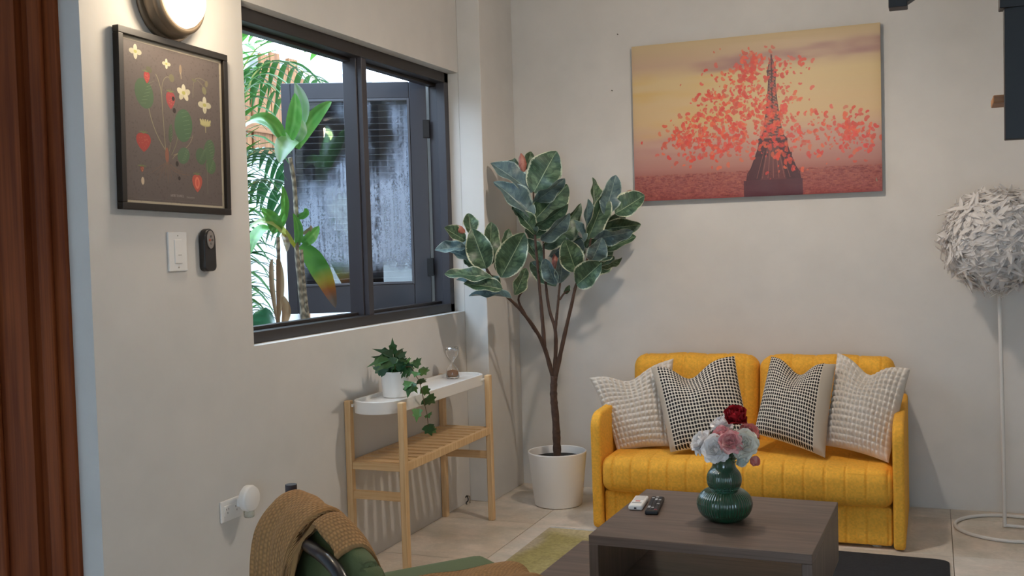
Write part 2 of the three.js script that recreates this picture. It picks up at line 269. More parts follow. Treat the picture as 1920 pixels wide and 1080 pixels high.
// measured shapes, in metres
const TREE_LEAVES = [[0.36,1.557,0.38,0.182,1.719,0.42,0.112,1,35],[0.368,1.431,0.4,0.232,1.617,0.48,0.112,1,30],[0.368,1.556,0.38,0.476,1.747,0.36,0.161,0,-15],[0.312,1.663,0.36,0.299,1.76,0.36,0.045,2,0],[0.305,1.68,0.33,0.336,1.763,0.3,0.066,0,30],[0.274,1.696,0.34,0.21,1.735,0.32,0.041,0,30],[0.37,1.504,0.4,0.539,1.602,0.42,0.098,1,55],[0.357,1.417,0.36,0.505,1.583,0.3,0.143,0,10],[0.379,1.386,0.4,0.558,1.467,0.44,0.082,0,50],[0.382,1.35,0.4,0.314,1.476,0.46,0.075,0,25],[0.366,1.328,0.38,0.331,1.377,0.4,0.05,0,40],[0.266,1.443,0.34,0.227,1.494,0.3,0.042,0,30],[0.416,1.319,0.42,0.575,1.423,0.46,0.087,1,45],[0.393,1.282,0.34,0.589,1.462,0.28,0.113,0,35],[0.422,1.289,0.31,0.542,1.404,0.26,0.098,0,20],[0.628,1.32,0.34,0.625,1.503,0.34,0.087,1,45],[0.632,1.32,0.34,0.74,1.534,0.34,0.098,0,30],[0.646,1.452,0.29,0.658,1.618,0.26,0.058,0,30],[0.716,1.434,0.32,0.777,1.613,0.32,0.099,1,20],[0.763,1.44,0.3,0.902,1.515,0.28,0.116,0,-25],[0.805,1.508,0.27,0.838,1.554,0.26,0.041,2,0],[0.655,1.371,0.25,0.851,1.372,0.2,0.098,0,20],[0.666,1.319,0.34,0.858,1.342,0.38,0.087,1,45],[0.676,1.26,0.28,0.841,1.314,0.24,0.078,0,-30],[0.629,1.306,0.38,0.603,1.408,0.42,0.076,1,60],[0.66,1.211,0.38,0.728,1.303,0.42,0.093,1,20],[0.586,1.162,0.4,0.567,1.305,0.48,0.111,0,5],[0.588,1.096,0.4,0.737,1.2,0.46,0.114,0,-15],[0.693,1.18,0.34,0.799,1.211,0.34,0.053,0,60],[0.674,1.216,0.3,0.743,1.273,0.27,0.061,0,30],[0.496,1.104,0.38,0.529,1.236,0.42,0.075,1,25],[0.473,1.097,0.38,0.44,1.224,0.42,0.078,1,-30],[0.471,1.17,0.37,0.469,1.251,0.38,0.038,2,0],[0.438,1.237,0.36,0.538,1.28,0.42,0.069,1,50],[0.437,1.085,0.28,0.29,1.207,0.22,0.099,0,20],[0.361,1.207,0.28,0.268,1.315,0.24,0.087,0,30],[0.504,1.05,0.34,0.536,1.088,0.36,0.028,0,20],[0.254,1.193,0.74,0.217,1.362,0.8,0.115,0,0],[0.252,1.206,0.7,0.265,1.399,0.68,0.098,0,30],[0.303,1.148,0.68,0.415,1.342,0.66,0.13,0,-5],[0.291,1.296,0.62,0.316,1.373,0.58,0.049,0,30],[0.152,1.357,0.68,0.142,1.457,0.66,0.07,0,20],[0.161,1.364,0.76,0.107,1.4,0.8,0.042,2,0],[0.16,1.329,0.76,0.091,1.383,0.84,0.068,0,30],[0.168,1.294,0.78,0.059,1.297,0.86,0.066,1,40],[0.186,1.229,0.74,0.1,1.296,0.8,0.079,1,45],[0.299,1.152,0.78,0.109,1.179,0.86,0.072,0,40],[0.318,1.107,0.72,0.113,1.125,0.74,0.074,1,50],[0.342,1.095,0.76,0.197,1.135,0.84,0.078,0,35],[0.369,1.051,0.72,0.183,1.09,0.76,0.067,1,45],[0.345,1.06,0.62,0.394,1.178,0.58,0.078,0,40],[0.176,1.194,0.72,0.131,1.237,0.72,0.044,0,40],[0.6,1.276,0.28,0.683,1.392,0.24,0.098,0,20],[0.675,1.318,0.22,0.775,1.442,0.18,0.093,0,15],[0.574,1.233,0.3,0.524,1.353,0.28,0.087,1,20],[0.612,1.157,0.28,0.728,1.228,0.25,0.09,0,25],[0.324,1.329,0.3,0.38,1.455,0.27,0.096,0,20],[0.294,1.42,0.3,0.258,1.542,0.28,0.073,0,25],[0.382,1.387,0.28,0.435,1.506,0.24,0.109,0,15],[0.501,1.204,0.27,0.56,1.322,0.25,0.095,0,20],[0.248,1.174,0.6,0.289,1.288,0.56,0.079,0,25],[0.199,1.249,0.68,0.116,1.336,0.68,0.085,1,30],[0.286,1.105,0.66,0.218,1.148,0.66,0.072,0,30]];
const TREE_BRANCHES = [[[[0.454,0.241,0.39],[0.457,0.415,0.39],[0.449,0.549,0.39],[0.453,0.642,0.385]],0.0145,0.0125],[[[0.447,0.634,0.385],[0.416,0.792,0.42],[0.395,0.876,0.47],[0.349,0.987,0.56],[0.313,1.057,0.64],[0.271,1.136,0.7],[0.236,1.227,0.74]],0.0085,0.004],[[[0.395,0.87,0.47],[0.352,0.957,0.5],[0.338,1.038,0.55],[0.387,1.091,0.58]],0.006,0.003],[[[0.419,0.792,0.42],[0.406,0.95,0.41],[0.39,1.136,0.4],[0.373,1.348,0.39],[0.367,1.561,0.38]],0.0075,0.003],[[[0.456,0.642,0.385],[0.465,0.869,0.385],[0.431,0.974,0.37],[0.41,1.134,0.36],[0.401,1.347,0.35]],0.008,0.003],[[[0.465,0.874,0.385],[0.481,1.001,0.38],[0.491,1.081,0.38],[0.504,1.186,0.36]],0.006,0.003],[[[0.461,0.642,0.385],[0.51,0.842,0.38],[0.553,1.001,0.38],[0.578,1.093,0.38],[0.626,1.209,0.35],[0.651,1.34,0.33],[0.703,1.444,0.31]],0.0085,0.003],[[[0.49,1.022,0.38],[0.509,1.053,0.36],[0.528,1.065,0.35]],0.004,0.003]];
const P_wl = [[0.673,0.653,0.5],[1.053,0.736,0.36],[1.088,0.348,0.56],[0.834,0.319,0.6]];
const P_bl = [[0.981,0.712,0.52],[1.354,0.759,0.42],[1.47,0.398,0.66],[1.104,0.347,0.68]];
const P_br = [[1.521,0.758,0.42],[1.808,0.734,0.47],[1.775,0.355,0.68],[1.466,0.438,0.62]];
const P_wr = [[1.805,0.77,0.34],[2.117,0.717,0.46],[2.029,0.335,0.63],[1.76,0.385,0.56]];
const IVYPOT = [0.125,0.688,1.439];
const IVY_LEAVES = [[0.135,0.865,1.471,0.147,0.932,1.489,0.021,10],[0.145,0.861,1.507,0.157,0.906,1.653,0.031,20],[0.155,0.852,1.568,0.167,0.85,1.726,0.035,25],[0.125,0.847,1.496,0.137,0.87,1.632,0.036,0],[0.135,0.864,1.463,0.147,0.876,1.379,0.015,50],[0.135,0.845,1.438,0.147,0.865,1.353,0.033,10],[0.155,0.836,1.467,0.167,0.822,1.376,0.033,20],[0.165,0.82,1.505,0.177,0.811,1.423,0.037,10],[0.165,0.834,1.554,0.177,0.826,1.683,0.037,15],[0.165,0.857,1.544,0.177,0.815,1.561,0.041,0],[0.225,0.816,1.463,0.237,0.844,1.399,0.028,20],[0.225,0.791,1.42,0.237,0.778,1.315,0.033,20],[0.27,0.796,1.526,0.282,0.786,1.568,0.025,20],[0.27,0.76,1.581,0.282,0.712,1.633,0.045,10],[0.27,0.762,1.572,0.282,0.711,1.547,0.025,30],[0.27,0.765,1.589,0.282,0.746,1.656,0.029,30],[0.27,0.766,1.511,0.282,0.745,1.455,0.016,40],[0.27,0.73,1.482,0.282,0.69,1.423,0.037,10],[0.27,0.687,1.435,0.282,0.646,1.379,0.045,5],[0.27,0.68,1.472,0.282,0.649,1.425,0.037,20],[0.27,0.648,1.528,0.282,0.602,1.563,0.037,5],[0.27,0.613,1.431,0.282,0.599,1.447,0.013,30],[0.27,0.57,1.444,0.282,0.518,1.426,0.045,5],[0.27,0.554,1.426,0.282,0.522,1.378,0.033,15]];
const IVY_VINE = [[0.155,0.801,1.444],[0.195,0.808,1.432],[0.235,0.786,1.476],[0.27,0.757,1.502],[0.275,0.716,1.493],[0.275,0.664,1.474],[0.275,0.612,1.451],[0.275,0.562,1.445]];
const HOURGLASS = [0.111,0.688,0.844];
const DRACAENA_LEAVES = [[[-0.36,1.771,1.43],[-0.32,1.873,1.437],[-0.31,1.975,1.444],0.065,0,0],[[-0.36,1.839,1.353],[-0.32,1.929,1.384],[-0.31,2.019,1.442],0.07,1,10],[[-0.36,1.748,1.371],[-0.32,1.876,1.299],[-0.31,1.973,1.145],0.066,0,20],[[-0.36,1.775,1.466],[-0.32,1.837,1.624],[-0.31,1.828,1.774],0.063,0,25],[[-0.36,1.789,1.381],[-0.32,1.749,1.515],[-0.31,1.668,1.576],0.085,1,0],[[-0.36,1.767,1.478],[-0.32,1.819,1.68],[-0.31,1.793,1.813],0.05,1,50],[[-0.36,1.775,1.382],[-0.32,1.818,1.403],[-0.31,1.866,1.391],0.064,1,30],[[-0.36,1.327,1.392],[-0.32,1.394,1.441],[-0.31,1.461,1.49],0.041,0,20],[[-0.36,1.333,1.348],[-0.32,1.36,1.346],[-0.31,1.408,1.288],0.053,0,20],[[-0.36,1.326,1.361],[-0.32,1.219,1.278],[-0.31,1.036,1.173],0.09,2,10],[[-0.36,1.32,1.411],[-0.32,1.419,1.64],[-0.31,1.389,1.812],0.039,3,40],[[-0.36,1.382,1.538],[-0.32,1.429,1.63],[-0.31,1.476,1.722],0.065,0,20],[[-0.36,1.395,1.595],[-0.32,1.374,1.73],[-0.31,1.292,1.803],0.061,0,30],[[-0.36,1.375,1.504],[-0.32,1.336,1.526],[-0.31,1.297,1.548],0.031,4,30],[[-0.36,1.402,1.514],[-0.32,1.49,1.539],[-0.31,1.578,1.565],0.042,0,40],[[-0.36,1.444,1.379],[-0.32,1.464,1.391],[-0.31,1.483,1.403],0.043,0,40],[[-0.36,1.375,1.346],[-0.32,1.393,1.352],[-0.31,1.411,1.358],0.021,4,20]];
const DRACAENA_TRUNKS = [[[-0.36,0.951,1.361],[-0.36,1.14,1.38],[-0.36,1.306,1.396],[-0.36,1.444,1.391],[-0.36,1.608,1.399],[-0.36,1.704,1.423]],[[-0.36,0.948,1.326],[-0.36,1.138,1.349],[-0.36,1.306,1.363]],[[-0.36,0.955,1.56],[-0.36,1.174,1.54],[-0.36,1.362,1.534]]];
const DEAD_LEAVES = [[[-0.33,1.269,1.624],[-0.33,1.165,1.63],[-0.33,0.985,1.602]],[[-0.33,1.269,1.584],[-0.33,1.149,1.574],[-0.33,0.986,1.608]],[[-0.33,1.109,1.565],[-0.33,1.04,1.541],[-0.33,0.977,1.585]]];
const FLOWERS = [[1.624,0.716,1.955],[1.518,0.643,1.955],[1.571,0.638,2.01],[1.653,0.654,2.0],[1.573,0.693,1.925],[1.618,0.664,2.025],[1.586,0.678,1.985],[1.659,0.68,1.95],[1.674,0.61,1.99],[1.643,0.613,2.005]];
const LEAF_SPRIG = [[[1.557,0.658,1.97],[1.55,0.691,1.97],0.03],[[1.614,0.678,1.97],[1.621,0.685,1.97],0.02],[[1.592,0.611,1.97],[1.585,0.603,1.97],0.03],[[1.571,0.608,1.97],[1.557,0.602,1.97],0.03]];
const REMOTES = [[1.271,1.855,0.09],[1.33,1.868,0.129]];

// rustic planks leaning against the garden wall
{
  const f = thing('plank_screen', 'weathered tan wooden plank screen against the white garden wall behind palm fronds', 'fence', [-2.2, 0.42, -1.2]);
  reseed(9); const tops = [2.27, 2.3, 2.2, 2.29, 2.16, 2.05]; let z = 0.52;
  for (let i = 0; i < 9; i++) { const w = rr(0.1, 0.13), h = i < 3 ? rr(2.02, 2.14) : tops[i - 3] + 0.02; part('plank', spinUV(box(-0.03 + rr(0, 0.012), rr(-0.005, 0.012), 1.55 + rr(0, 0.06), h, z - w, z - 0.006, 0.006)), M.fenceWood[i % 3], f); z -= w; }
  part('batten', box(0.012, 0.035, 1.72, 1.79, z, 0.52, 0.004), M.fenceWood[1], f); for (const q of [0.4, z + 0.12]) part('post', spinUV(box(-0.075, -0.035, 0, 1.98, q - 0.03, q + 0.03, 0.004)), M.fenceWood[2], f);
}
// palm with arching fronds
const leafTint = (a, b) => { const m = std({ color: a, roughness: 0.5, side: THREE.DoubleSide }); return m; };
M.palm = [hex('#3f7a34'), hex('#2f6a3a'), hex('#5c9a3c')].map((c) => phys({ color: c, roughness: 0.5, transmission: 0.3, thickness: 0, side: THREE.DoubleSide }));
M.palmStem = std({ color: hex('#8a8a3c'), roughness: 0.6 });
function frond(parent, pts, len, n, mat, seed0, droop) {
  const c = new THREE.CatmullRomCurve3(pts.map((p) => V(...p))); reseed(seed0); const list = [];
  for (let i = 0; i < n; i++) for (const s of [-1, 1]) {
    const t = 0.12 + 0.87 * i / (n - 1), p = c.getPointAt(t), T = c.getTangentAt(t), side = V(0, 1, 0).cross(T).normalize().multiplyScalar(s);
    const L = len * (0.55 + 0.75 * Math.sin(Math.PI * Math.min(1, t * 0.9 + 0.1))) * rr(0.85, 1.1), w = 0.017 * rr(0.8, 1.15);
    const dir = side.clone().multiplyScalar(0.78).addScaledVector(T, 0.62).add(V(0, rr(0.0, 0.25), 0)).normalize();
    const across = dir.clone().cross(V(0, 1, 0)).normalize().add(V(0, rr(-0.3, 0.3), 0)).normalize();
    list.push(gridGeo(2, 6, (u, v) => { const k = (u - 0.5) * 2 * w * Math.sin(Math.PI * clamp(v * 0.82 + 0.16, 0, 1)); return p.clone().addScaledVector(dir, v * L).addScaledVector(across, k).add(V(0, -droop * L * v * v + 0.003 * Math.abs(u - 0.5) * 2, 0)); }));
  }
  const f = part('frond', merge(list), mat, parent); part('rachis', taperTube(pts, 0.008, 0.0025, 20, 6), M.palmStem, f);
}
{
  const p = thing('areca_palm', 'feathery green palm with arching fronds outside the window', 'palm', [-1.0, 0.42, 1.0]);
  const F = (...q) => q.map(([x, y, z]) => [x + 1.0, y - 0.42, z - 1.0]);
  frond(p, F([-1.02, 0.5, 1.0], [-1.02, 1.76, 0.92], [-1.02, 2.24, 0.7], [-1.02, 2.32, 0.46], [-1.02, 2.29, 0.25], [-1.02, 2.25, 0.02]), 0.27, 30, M.palm[0], 3, 1.0);
  frond(p, F([-1.04, 0.5, 1.0], [-1.04, 2.03, 0.9], [-1.04, 2.33, 0.7], [-1.04, 2.45, 0.45], [-1.04, 2.48, 0.19], [-1.04, 2.43, 0.05]), 0.2, 36, M.palm[2], 5, 0.2);
  frond(p, F([-1.0, 0.5, 1.0], [-1.02, 1.68, 0.92], [-1.02, 1.8, 0.78], [-1.02, 1.84, 0.64], [-1.02, 1.79, 0.49], [-1.02, 1.68, 0.4]), 0.24, 32, M.palm[1], 7, 0.6);
  frond(p, F([-1.0, 0.5, 1.0], [-1.02, 1.5, 0.93], [-1.02, 1.63, 0.81], [-1.02, 1.68, 0.67], [-1.02, 1.62, 0.53], [-1.02, 1.45, 0.47]), 0.24, 30, M.palm[1], 11, 0.7);
  frond(p, F([-1.0, 0.5, 1.0], [-1.08, 2.0, 0.95], [-1.1, 2.3, 0.86], [-1.1, 2.44, 0.72], [-1.1, 2.46, 0.56]), 0.26, 34, M.palm[2], 13, 0.3);
  frond(p, F([-1.0, 0.5, 1.0], [-1.2, 1.9, 0.8], [-1.2, 2.2, 0.65], [-1.2, 2.28, 0.45], [-1.2, 2.15, 0.2]), 0.26, 30, M.palm[0], 17, 0.8);
  for (let i = 0; i < 5; i++) part('cane', taperTube([[0, 0, 0.02 * i - 0.04], [0.01 * i, 0.4, 0.02 * i - 0.03], [0.02 * i - 0.02, 0.75, 0.015 * i - 0.03]], 0.018, 0.012, 12, 8), M.palmStem, p);
}
// dracaena: ringed trunks and strap leaves
function strap(b, m, t, width, roll, toward, colorAt) {
  const c = new THREE.QuadraticBezierCurve3(V(...b), V(...m).multiplyScalar(2).sub(V(...b).add(V(...t)).multiplyScalar(0.5)), V(...t)), col = [];
  const g = gridGeo(6, 22, (u, v) => {
    const p = c.getPoint(v), T = c.getTangent(v).normalize(), z = toward.clone().addScaledVector(T, -toward.dot(T)).normalize().applyAxisAngle(T, roll * Math.PI / 180), x = T.clone().cross(z);
    const w = width * Math.pow(Math.sin(Math.PI * clamp(0.1 + 0.9 * v, 0, 1)), 0.7) * (v > 0.98 ? 0.5 : 1), k = u - 0.5; const q = colorAt(u, v); col.push(q.r, q.g, q.b);
    return p.addScaledVector(x, k * w).addScaledVector(z, (Math.abs(k) * 0.28 + 0.03 * Math.sin(v * 17 + u * 5)) * w);
  });
  g.setAttribute('color', new THREE.Float32BufferAttribute(col, 3)); return g;
}
M.strapLeaf = phys({ vertexColors: true, roughness: 0.4, transmission: 0.3, thickness: 0, side: THREE.DoubleSide });
M.trunk = std({ map: dataTex(128, 512, (u, v) => { const r = 0.5 + 0.5 * Math.sin(v * 150 + fbm(u, v, 6, 30, 3, 5) * 7), k = 108 + r * 62 + (fbm(u, v, 16, 60, 3, 8) - 0.5) * 60; return [k, k * 0.95, k * 0.84]; }, { srgb: true, repeat: [10, 2] }), roughness: 0.9 });
M.bark = std({ map: dataTex(128, 512, (u, v) => { const k = fbm(u, v, 8, 40, 4, 15); return [62 + k * 34, 47 + k * 26, 40 + k * 22]; }, { srgb: true, repeat: [10, 1.6] }), bumpMap: noiseA, bumpScale: 0.002, roughness: 0.9 });
{
  const p = thing('dracaena', 'slender ringed-trunk plant with strap leaves, one tip browned, just outside the window', 'plant', [-0.36, 0.42, 1.42]);
  const off = (q) => [q[0] + 0.36, q[1] - 0.42, q[2] - 1.42], toward = V(0.5, 0.05, 0.86).normalize();
  DRACAENA_TRUNKS.forEach((t, i) => part('trunk', taperTube([[t[0][0] + 0.36, 0.0, t[0][2] - 1.42 + 0.01], ...t.map(off)], i < 2 ? 0.0125 : 0.009, i < 2 ? 0.009 : 0.008, 60, 10, 0.12), M.trunk, p));
  const G1 = hex('#4a9436'), G2 = hex('#74b95c'), P1 = hex('#bcd9c6'), Y = hex('#c9b63c'), O = hex('#b5652a'), B = hex('#7d6a5a'), YG = hex('#b4bf3a');
  const tint = { 0: (u, v) => G1.clone().lerp(G2, clamp(0.5 + 0.5 * Math.cos((u - 0.5) * 14) * 0.8 + (hash2(Math.floor(u * 6), Math.floor(v * 22), 3) - 0.5) * 0.25, 0, 1)), 1: (u, v) => P1.clone().lerp(G2, clamp(0.3 + 0.5 * Math.sin(u * 9 + v * 3), 0, 0.6)), 2: (u, v) => v < 0.5 ? G1.clone().lerp(G2, u) : v < 0.66 ? G2.clone().lerp(Y, (v - 0.5) / 0.16) : v < 0.78 ? Y.clone().lerp(O, (v - 0.66) / 0.12) : O.clone().lerp(B, clamp((v - 0.78) / 0.12, 0, 1)), 3: (u, v) => YG.clone().lerp(P1, v * 0.7), 4: () => hex('#9a8468') };
  DRACAENA_LEAVES.forEach(([b, m, t, w, k, r]) => part('leaf', strap(off(b), off(m), off(t), w, r, toward, tint[k]), M.strapLeaf, p));
  DEAD_LEAVES.forEach(([b, m, t], i) => part('dead_leaf', strap(off(b), off(m), off(t), 0.028 + 0.006 * i, 35 - 30 * i, toward, (u) => hex('#a08765').lerp(hex('#7c6147'), u)), M.strapLeaf, p, 'dry brown hanging leaf'));
}
{
  const p = thing('broadleaf_plant', 'low plant with one broad dark green leaf at the lower window corner', 'plant', [-0.5, 0.42, 1.5]);
  const g = gridGeo(12, 12, (u, v) => { const a = (u - 0.5) * 2, w = Math.sqrt(Math.max(0, 1 - Math.pow(2 * v - 1, 2))); return [0.02 - 0.03 * a * a * w, 0.45 + 0.19 * v, -0.03 + a * w * 0.1 - 0.03 * (1 - v)]; });
  part('leaf', g, phys({ color: hex('#2f7350'), roughness: 0.35, transmission: 0.2, thickness: 0, side: THREE.DoubleSide }), p);
  part('leaf', g.clone().rotateY(0.6).translate(-0.1, -0.06, 0.2), phys({ color: hex('#347a48'), roughness: 0.35, transmission: 0.2, thickness: 0, side: THREE.DoubleSide }), p);
  part('stem', taperTube([[0, 0, 0], [0.01, 0.25, -0.02], [0.015, 0.47, -0.05]], 0.008, 0.004, 12, 7), M.palmStem, p);
}

// ---------------------------------------------------------------- variegated rubber tree in a white pot
{
  const PX = 0.46, PZ = 0.39, toward = V(0.36, 0.05, 0.93).normalize();
  const pot = thing('plant_pot', 'large tapered white pot holding the tall rubber tree', 'pot', [PX, 0, PZ]);
  part('body', lathe([[0, 0.001], [0.112, 0.001], [0.118, 0.006], [0.146, 0.262], [0.1465, 0.268], [0.143, 0.27], [0.138, 0.266], [0.13, 0.2], [0.128, 0.19], [0, 0.19]], 64), std({ color: lin(0.84, 0.825, 0.80), roughness: 0.5 }), pot);
  part('soil', gridGeo(24, 6, (u, v) => [Math.cos(u * 6.2832) * v * 0.1345, 0.232 + 0.006 * hash2(Math.floor(u * 24) % 24, Math.floor(v * 6), 4) * (1 - v), Math.sin(u * 6.2832) * v * 0.1345], true), std({ color: hex('#1d1915'), roughness: 1, side: THREE.DoubleSide }), pot);
  const tree = thing('rubber_tree', 'tall variegated rubber tree with cream-edged leaves and bare branching stem in the corner', 'plant', [PX, 0.23, PZ]);
  const off = (q) => [q[0] - PX, q[1] - 0.23, q[2] - PZ];
  TREE_BRANCHES.forEach(([pts, r0, r1], i) => { const q = pts.map(off); if (!i) q[0] = [0, 0.0, 0]; part(i ? 'branch' : 'trunk', taperTube(q, r0 * 1.4, r1 * 1.4, i ? 36 : 28, 9, 0.16), M.bark, tree); });
  const leafTex = (kind) => canvasTex(256, 512, (c, w, h) => {
    const base = ['#425d46', '#5c7474', '#b06a5c'][kind], edge = ['#c6ccb0', '#aebfb4', '#bd7c6a'][kind], dark = ['#2a4531', '#3e5660', '#9c5248'][kind], mid = ['#87a07c', '#8aa09c', '#c08474'][kind];
    c.fillStyle = edge; c.fillRect(0, 0, w, h); reseed(50 + kind);
    const half = (v) => Math.pow(Math.sin(Math.PI * clamp(v, 0.001, 0.999)), 0.62) * 0.5;
    c.fillStyle = base; c.beginPath();
    for (let s = -1; s <= 1; s += 2) for (let i = 0; i <= 60; i++) { const k = s < 0 ? i : 60 - i, v = k / 60, e = 0.93 - 0.08 * hash2(k, s + 3, 7); c.lineTo(w * (0.5 + s * 0.5 * e), h * (1 - v)); } c.fill();
    for (let i = 0; i < 90; i++) { c.fillStyle = [dark, dark, mid, base][i % 4]; c.globalAlpha = 0.35; c.beginPath(); const x = w * rr(0.12, 0.88), y = h * rr(0.03, 0.97), s = x < w / 2 ? -1 : 1; c.ellipse(x, y, rr(8, 34), rr(20, 60), s * 0.7, 0, 7); c.fill(); }
    c.globalAlpha = 0.5; c.strokeStyle = mid; c.lineWidth = 2; for (let i = 0; i < 14; i++) for (const s of [-1, 1]) { c.beginPath(); c.moveTo(w / 2, h * (1 - i / 14)); c.lineTo(w / 2 + s * w * 0.42, h * (1 - i / 14 - 0.09)); c.stroke(); }
    c.globalAlpha = 1; c.strokeStyle = ['#9db08c', '#9fb0a6', '#c4887a'][kind]; c.lineWidth = 6; c.beginPath(); c.moveTo(w / 2, h); c.lineTo(w / 2, 0); c.stroke();
  });
  const mats = [0, 1, 2].map((k) => phys({ map: leafTex(k), roughness: 0.42, transmission: 0.12, thickness: 0, side: THREE.DoubleSide }));
  const shape = (fold, arch, wave, ph) => gridGeo(10, 20, (u, v) => { const k = u - 0.5, w = Math.pow(Math.sin(Math.PI * clamp(Math.pow(v, 0.92), 0.002, 0.998)), 0.62); return [k * w, v, fold * Math.abs(k) * w - arch * v * v + wave * Math.sin(v * 11 + ph) * k * w]; });
  const geos = [shape(0.25, 0.12, 0.1, 0), shape(0.35, 0.2, 0.14, 2), shape(0.12, 0.05, 0.12, 4), shape(0.3, -0.08, 0.1, 1)];
  const budGeo = lathe([[0, 0], [0.3, 0.12], [0.48, 0.4], [0.36, 0.75], [0.08, 0.97], [0, 1]], 14);
  TREE_LEAVES.forEach((l, i) => { const b = off(l.slice(0, 3)), t = off(l.slice(3, 6)), k = l[7]; const m = part(k === 2 ? 'bud_sheath' : 'leaf', k === 2 ? budGeo : geos[i % 4], mats[k], tree, k === 2 ? 'pinkish red bud sheath' : undefined); if (k !== 2) for (let j = 0; j < 3; j++) t[j] += (t[j] - b[j]) * 0.07; place(m, b, t, l[6] * (k === 2 ? 1 : 1.12), l[8], toward, k === 2 ? l[6] * 0.7 : undefined); });
}

// ---------------------------------------------------------------- bamboo plant stand with white tray
{
  const s = thing('plant_stand', 'bamboo plant stand with oval white tray and slatted lower shelf', 'plant stand', [0.135, 0, 1.2]);
  const X = [-0.12, 0.122], Z = [-0.435, 0.435], H = 0.692;
  for (const z of Z) for (const x of X) { const g = spinUV(box(x - 0.0135, x + 0.0135, 0, H, z - 0.016, z + 0.016, 0.005)); part('leg', g, M.bamboo, s); }
  for (const z of Z) part('cross_rail', box(X[0] + 0.0135, X[1] - 0.0135, 0.295, 0.33, z - 0.009, z + 0.009, 0.003), M.bamboo, s);
  for (const z of Z) part('shelf_end', box(X[0] + 0.0135, X[1] - 0.0135, 0.415, 0.445, z - 0.01, z + 0.01, 0.003), M.bamboo, s);
  for (const x of X) part('shelf_rail', spinUV(box(x - 0.009, x + 0.009, 0.412, 0.446, Z[0] + 0.016, Z[1] - 0.016, 0.003)), M.bamboo, s);
  const n = 13, sl = box(X[0] + 0.009, X[1] - 0.009, 0, 0.012, -0.021, 0.021, 0.003);
  for (let i = 0; i < n; i++) { const m = part('slat', sl, M.bamboo, s); m.position.set(0, 0.434, Z[0] + 0.045 + i * (Z[1] - Z[0] - 0.09) / (n - 1)); }
  const a = 0.102, L = 0.39, sh = (r) => { const q = new THREE.Shape(); q.absarc(0, L, r, 0, Math.PI, false); q.absarc(0, -L, r, Math.PI, Math.PI * 2, false); q.closePath(); return q; };
  const lay = (g, y) => { g.rotateX(-Math.PI / 2); g.translate(0.001, y, 0); return g; };
  const rim = sh(a); rim.holes.push(sh(a - 0.012));
  part('tray', merge([lay(new THREE.ExtrudeGeometry(sh(a - 0.011), { depth: 0.03, bevelEnabled: false, curveSegments: 32 }), 0.652), lay(new THREE.ExtrudeGeometry(rim, { depth: 0.046, bevelEnabled: true, bevelSize: 0.002, bevelThickness: 0.002, bevelSegments: 2, curveSegments: 32 }), 0.648)]), M.whiteGloss, s);
  const pin = new THREE.CylinderGeometry(0.006, 0.006, 0.05, 12); pin.rotateX(Math.PI / 2);
  for (const x of X) for (const e of [-1, 1]) { const m = part('pin', pin, M.white, s); m.position.set(x * 0.86, 0.672, e * 0.412); }
}
{
  const P = IVYPOT, y0 = 0.683;
  const pot = thing('ivy_pot', 'small white pot of ivy on the left end of the tray', 'pot', [P[0], y0, P[2]]);
  part('body', lathe([[0, 0], [0.05, 0], [0.052, 0.004], [0.0605, 0.1], [0.0625, 0.101], [0.0625, 0.108], [0.059, 0.108], [0.055, 0.09], [0, 0.09]], 48), M.white, pot);
  part('soil', lathe([[0, 0.096], [0.03, 0.097], [0.056, 0.094]], 24), std({ color: hex('#2a2119'), roughness: 1, side: THREE.DoubleSide }), pot);
  const ivy = thing('ivy', 'green trailing ivy spilling from the small white pot', 'plant', [P[0], y0 + 0.095, P[2]]);
  const off = (q) => [q[0] - P[0], q[1] - y0 - 0.095, q[2] - P[2]];
  const mv = std({ color: hex('#5a4a30'), roughness: 0.8 });
  part('vine', taperTube(IVY_VINE.map(off), 0.0022, 0.0014, 40, 6), mv, ivy);
  const o = new THREE.Shape([[0, 0], [-0.2, -0.03], [-0.5, 0.12], [-0.34, 0.34], [-0.42, 0.55], [-0.18, 0.62], [0, 1], [0.18, 0.62], [0.42, 0.55], [0.34, 0.34], [0.5, 0.12], [0.2, -0.03]].map(([x, y]) => new THREE.Vector2(x, y)));
  const ig = new THREE.ExtrudeGeometry(o, { depth: 0.01, bevelEnabled: false, steps: 1 }); { const p = ig.attributes.position; for (let i = 0; i < p.count; i++) p.setZ(i, p.getZ(i) + 0.22 * Math.abs(p.getX(i)) - 0.1 * p.getY(i) * p.getY(i)); ig.computeVertexNormals(); }
  const mats = ['#3d6b35', '#2f5a33', '#4c7d3c', '#27503a'].map((c) => std({ color: hex(c), roughness: 0.45 })), toward = V(0.5, 0.15, 0.85).normalize();
  IVY_LEAVES.forEach((l, i) => { const b = off(l.slice(0, 3)), t = off(l.slice(3, 6)); const m = part('leaf', ig, mats[i < 10 ? (i % 2 ? 3 : 1) : i % 3], ivy); place(m, b, t, Math.max(l[6], 0.034) * 1.25, l[7], toward); if (i < 10) part('stem', taperTube([[0, 0, 0], V(...b).multiplyScalar(0.6).toArray(), b], 0.0016, 0.0012, 8, 5), mv, ivy); });
  reseed(77); for (let i = 0; i < 34; i++) { const a = rr(0, 6.28), r = rr(0.02, 0.07), b = [Math.cos(a) * r, rr(0.0, 0.03), Math.sin(a) * r], t = [Math.cos(a + rr(-0.5, 0.5)) * (r + rr(0.03, 0.05)), rr(0.01, 0.075), Math.sin(a) * (r + rr(0.02, 0.04))]; const m = part('leaf', ig, mats[i % 4], ivy); place(m, b, t, 0.055, rr(-50, 50), V(0.4, 0.6, 0.7).normalize()); } 
}
